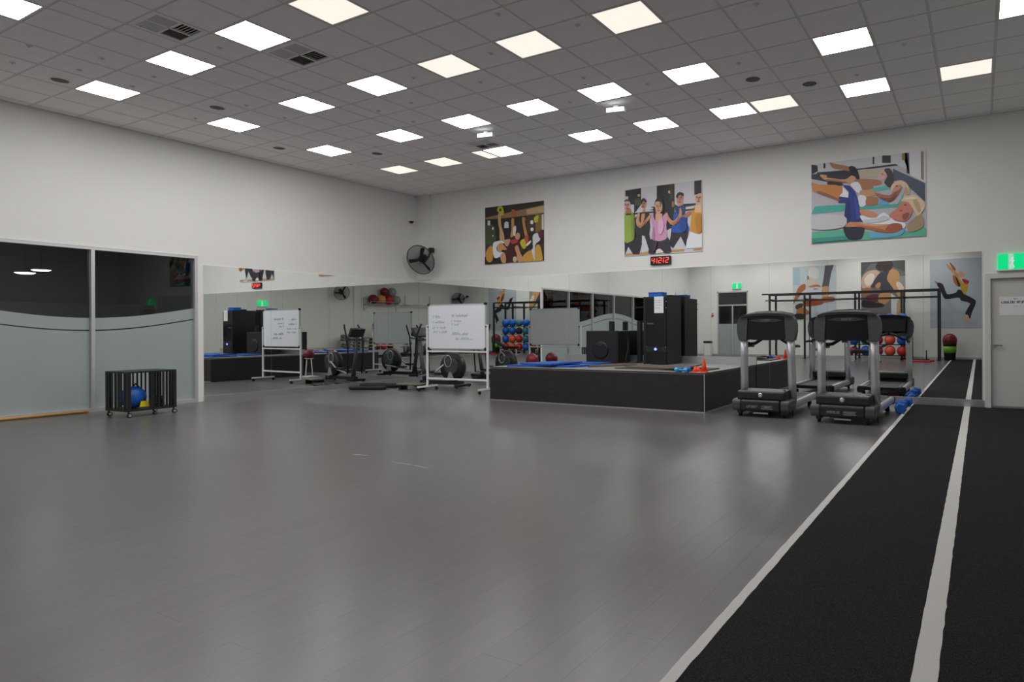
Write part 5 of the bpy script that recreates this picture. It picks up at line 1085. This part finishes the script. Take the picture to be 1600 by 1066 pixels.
def weight_bench(label, loc, rz, m_):
    t = thing('weight_bench', label, 'bench', loc, rz, group='weight benches')
    MB().rbox(-.55, .25, -.14, .14, .38, .46, r=.04).build('seat_pad', m_, t)
    MB().obox((.52, 0, .56), (.26, 0, .13), (0, .14, 0), (-.018, 0, .036)).build('back_pad', m_, t)
    MB().box(-.55, .55, -.03, .03, .32, .38).build('spine', blackmetal_m, t)
    for x in (-.48, .48): MB().box(x - .025, x + .025, -.03, .03, .04, .32).box(x - .03, x + .03, -.22, .22, 0, .04).build('leg', steel_m, t)
weight_bench('black padded weight bench in front of the rig, seen between the treadmills', (8.9, -14.3, 0), .1, black_m)
weight_bench('black padded weight bench under the woman poster', (6.9, -15.2, 0), 1.2, black_m)
t = thing('push_sled', 'black push sled with red skids and two upright handles', 'sled', (10.7, -15.0, 0), .15)
for y in (-.28, .28): MB().rbox(-.50, .50, y - .05, y + .05, 0, .07, r=.03).build('skid', red_m, t)
MB().box(-.32, .32, -.28, .28, .07, .11).build('deck_plate', blackmetal_m, t)
for x, y in ((-.28, -.24), (-.28, .24), (.28, 0)): MB().cyl((x, y, .11), (x, y, .95 if x < 0 else .45), .024).build('handle_post', blackmetal_m, t)
# bucket with a ball by the rig end
t = thing('storage_bin', 'tall black and green storage bin at the end of the rig', 'bin', (11.72, -16.6, .0))
MB().lathe([(.20, 0), (.24, .62), (.255, .64), (.255, .68), (.235, .68)], n=24).build('bin_body', rubber_m, t)
MB().lathe([(.225, .30), (.243, .56), (.249, .56), (.23, .30)], n=24).build('green_band', green_m, t)
ball('dark red basketball resting on the tall storage bin', (11.72, -16.6, .80), .27, darkred_m, 'balls by the rig')
for k in range(2):
    t = thing('weight_plate', ('lower', 'upper')[k] + ' black weight plate of the pair lying by the rig', 'weight plate', (10.1 + .03 * k, -16.45, .0005 + .0505 * k), group='weight plates by the rig')
    MB().lathe([(.20, 0), (.22, .008), (.22, .042), (.20, .05)], n=28).build('plate', rubber_m, t)
    MB().lathe([(.035, .0495), (.035, .0503), (.02, .0503), (.02, .0495)], n=16).build('bore_ring', steel_m, t)
t = thing('waste_bin', 'white waste bin with a black swing lid by the glass door', 'bin', (1.15, -17.1, 0))
MB().rbox(-.16, .16, -.16, .16, 0, .62, r=.04).build('bin_body', white_m, t)
MB().rbox(-.18, .18, -.18, .18, .62, .72, r=.05).build('lid', black_m, t)
# pendants and added panels in the room behind the glass
dlm = mat('downlight', (.9, .9, .9, 1), .4, emit=(1, .97, .95, 1), estr=5)
for k, (x, y, z) in enumerate(((-4.0, -6.45, 2.50), (-4.6, -6.00, 2.62))):
    t = thing('pendant_light', 'small bright oval pendant light behind the glass, %s of two' % ('left', 'right')[k], 'ceiling light', (x, y, z), group='lights behind the glass')
    MB().cyl((0, 0, .02), (0, 0, 3.0 - z), .008, n=6).build('cord', black_m, t)
    MB().lathe([(.10, .03), (.16, .02), (.17, 0)], n=20).build('shade', white_m, t)
    MB().lathe([(.16, 0), (.12, -.02), (.01, -.025)], n=20).build('lens', dlm, t)
for k, (x, y) in enumerate(((-3.2, -12.5), (-3.2, -9.0), (-1.5, -7.0))):  # added panels above the line of sight, to brighten this room
    t = thing('ceiling_light', 'added light panel brightening the room behind the glass, %s from the left' % ORD[k], 'ceiling light', (x, y, 3.0), group='lights behind the glass')
    MB().box(-.6, .6, -.16, .16, -.03, 0).build('frame', white_m, t); MB().box(-.57, .57, -.13, .13, -.034, -.03).build('diffuser', dlm, t)
t = thing('notice_board', 'dark framed board on the far wall behind the glass', 'board', (-6.19, -9.5, 1.95))
MB().box(0, .03, 0, 2.2, 0, .8).build('panel', slatedark_m, t); MB().box(.03, .04, .15, .95, .12, .68).box(.03, .04, 1.2, 2.0, .12, .68).build('sheet', slate_m, t)
t = thing('fire_alarm', 'small red and blue call point beside the glass door', 'alarm', (1.25, -S, 1.95))
MB().rbox(-.05, .05, 0, .04, -.05, .05, r=.01, axis='y').build('case', red_m, t); MB().rbox(-.03, .03, 0, .03, .09, .13, r=.01, axis='y').build('sensor', blue_m, t)
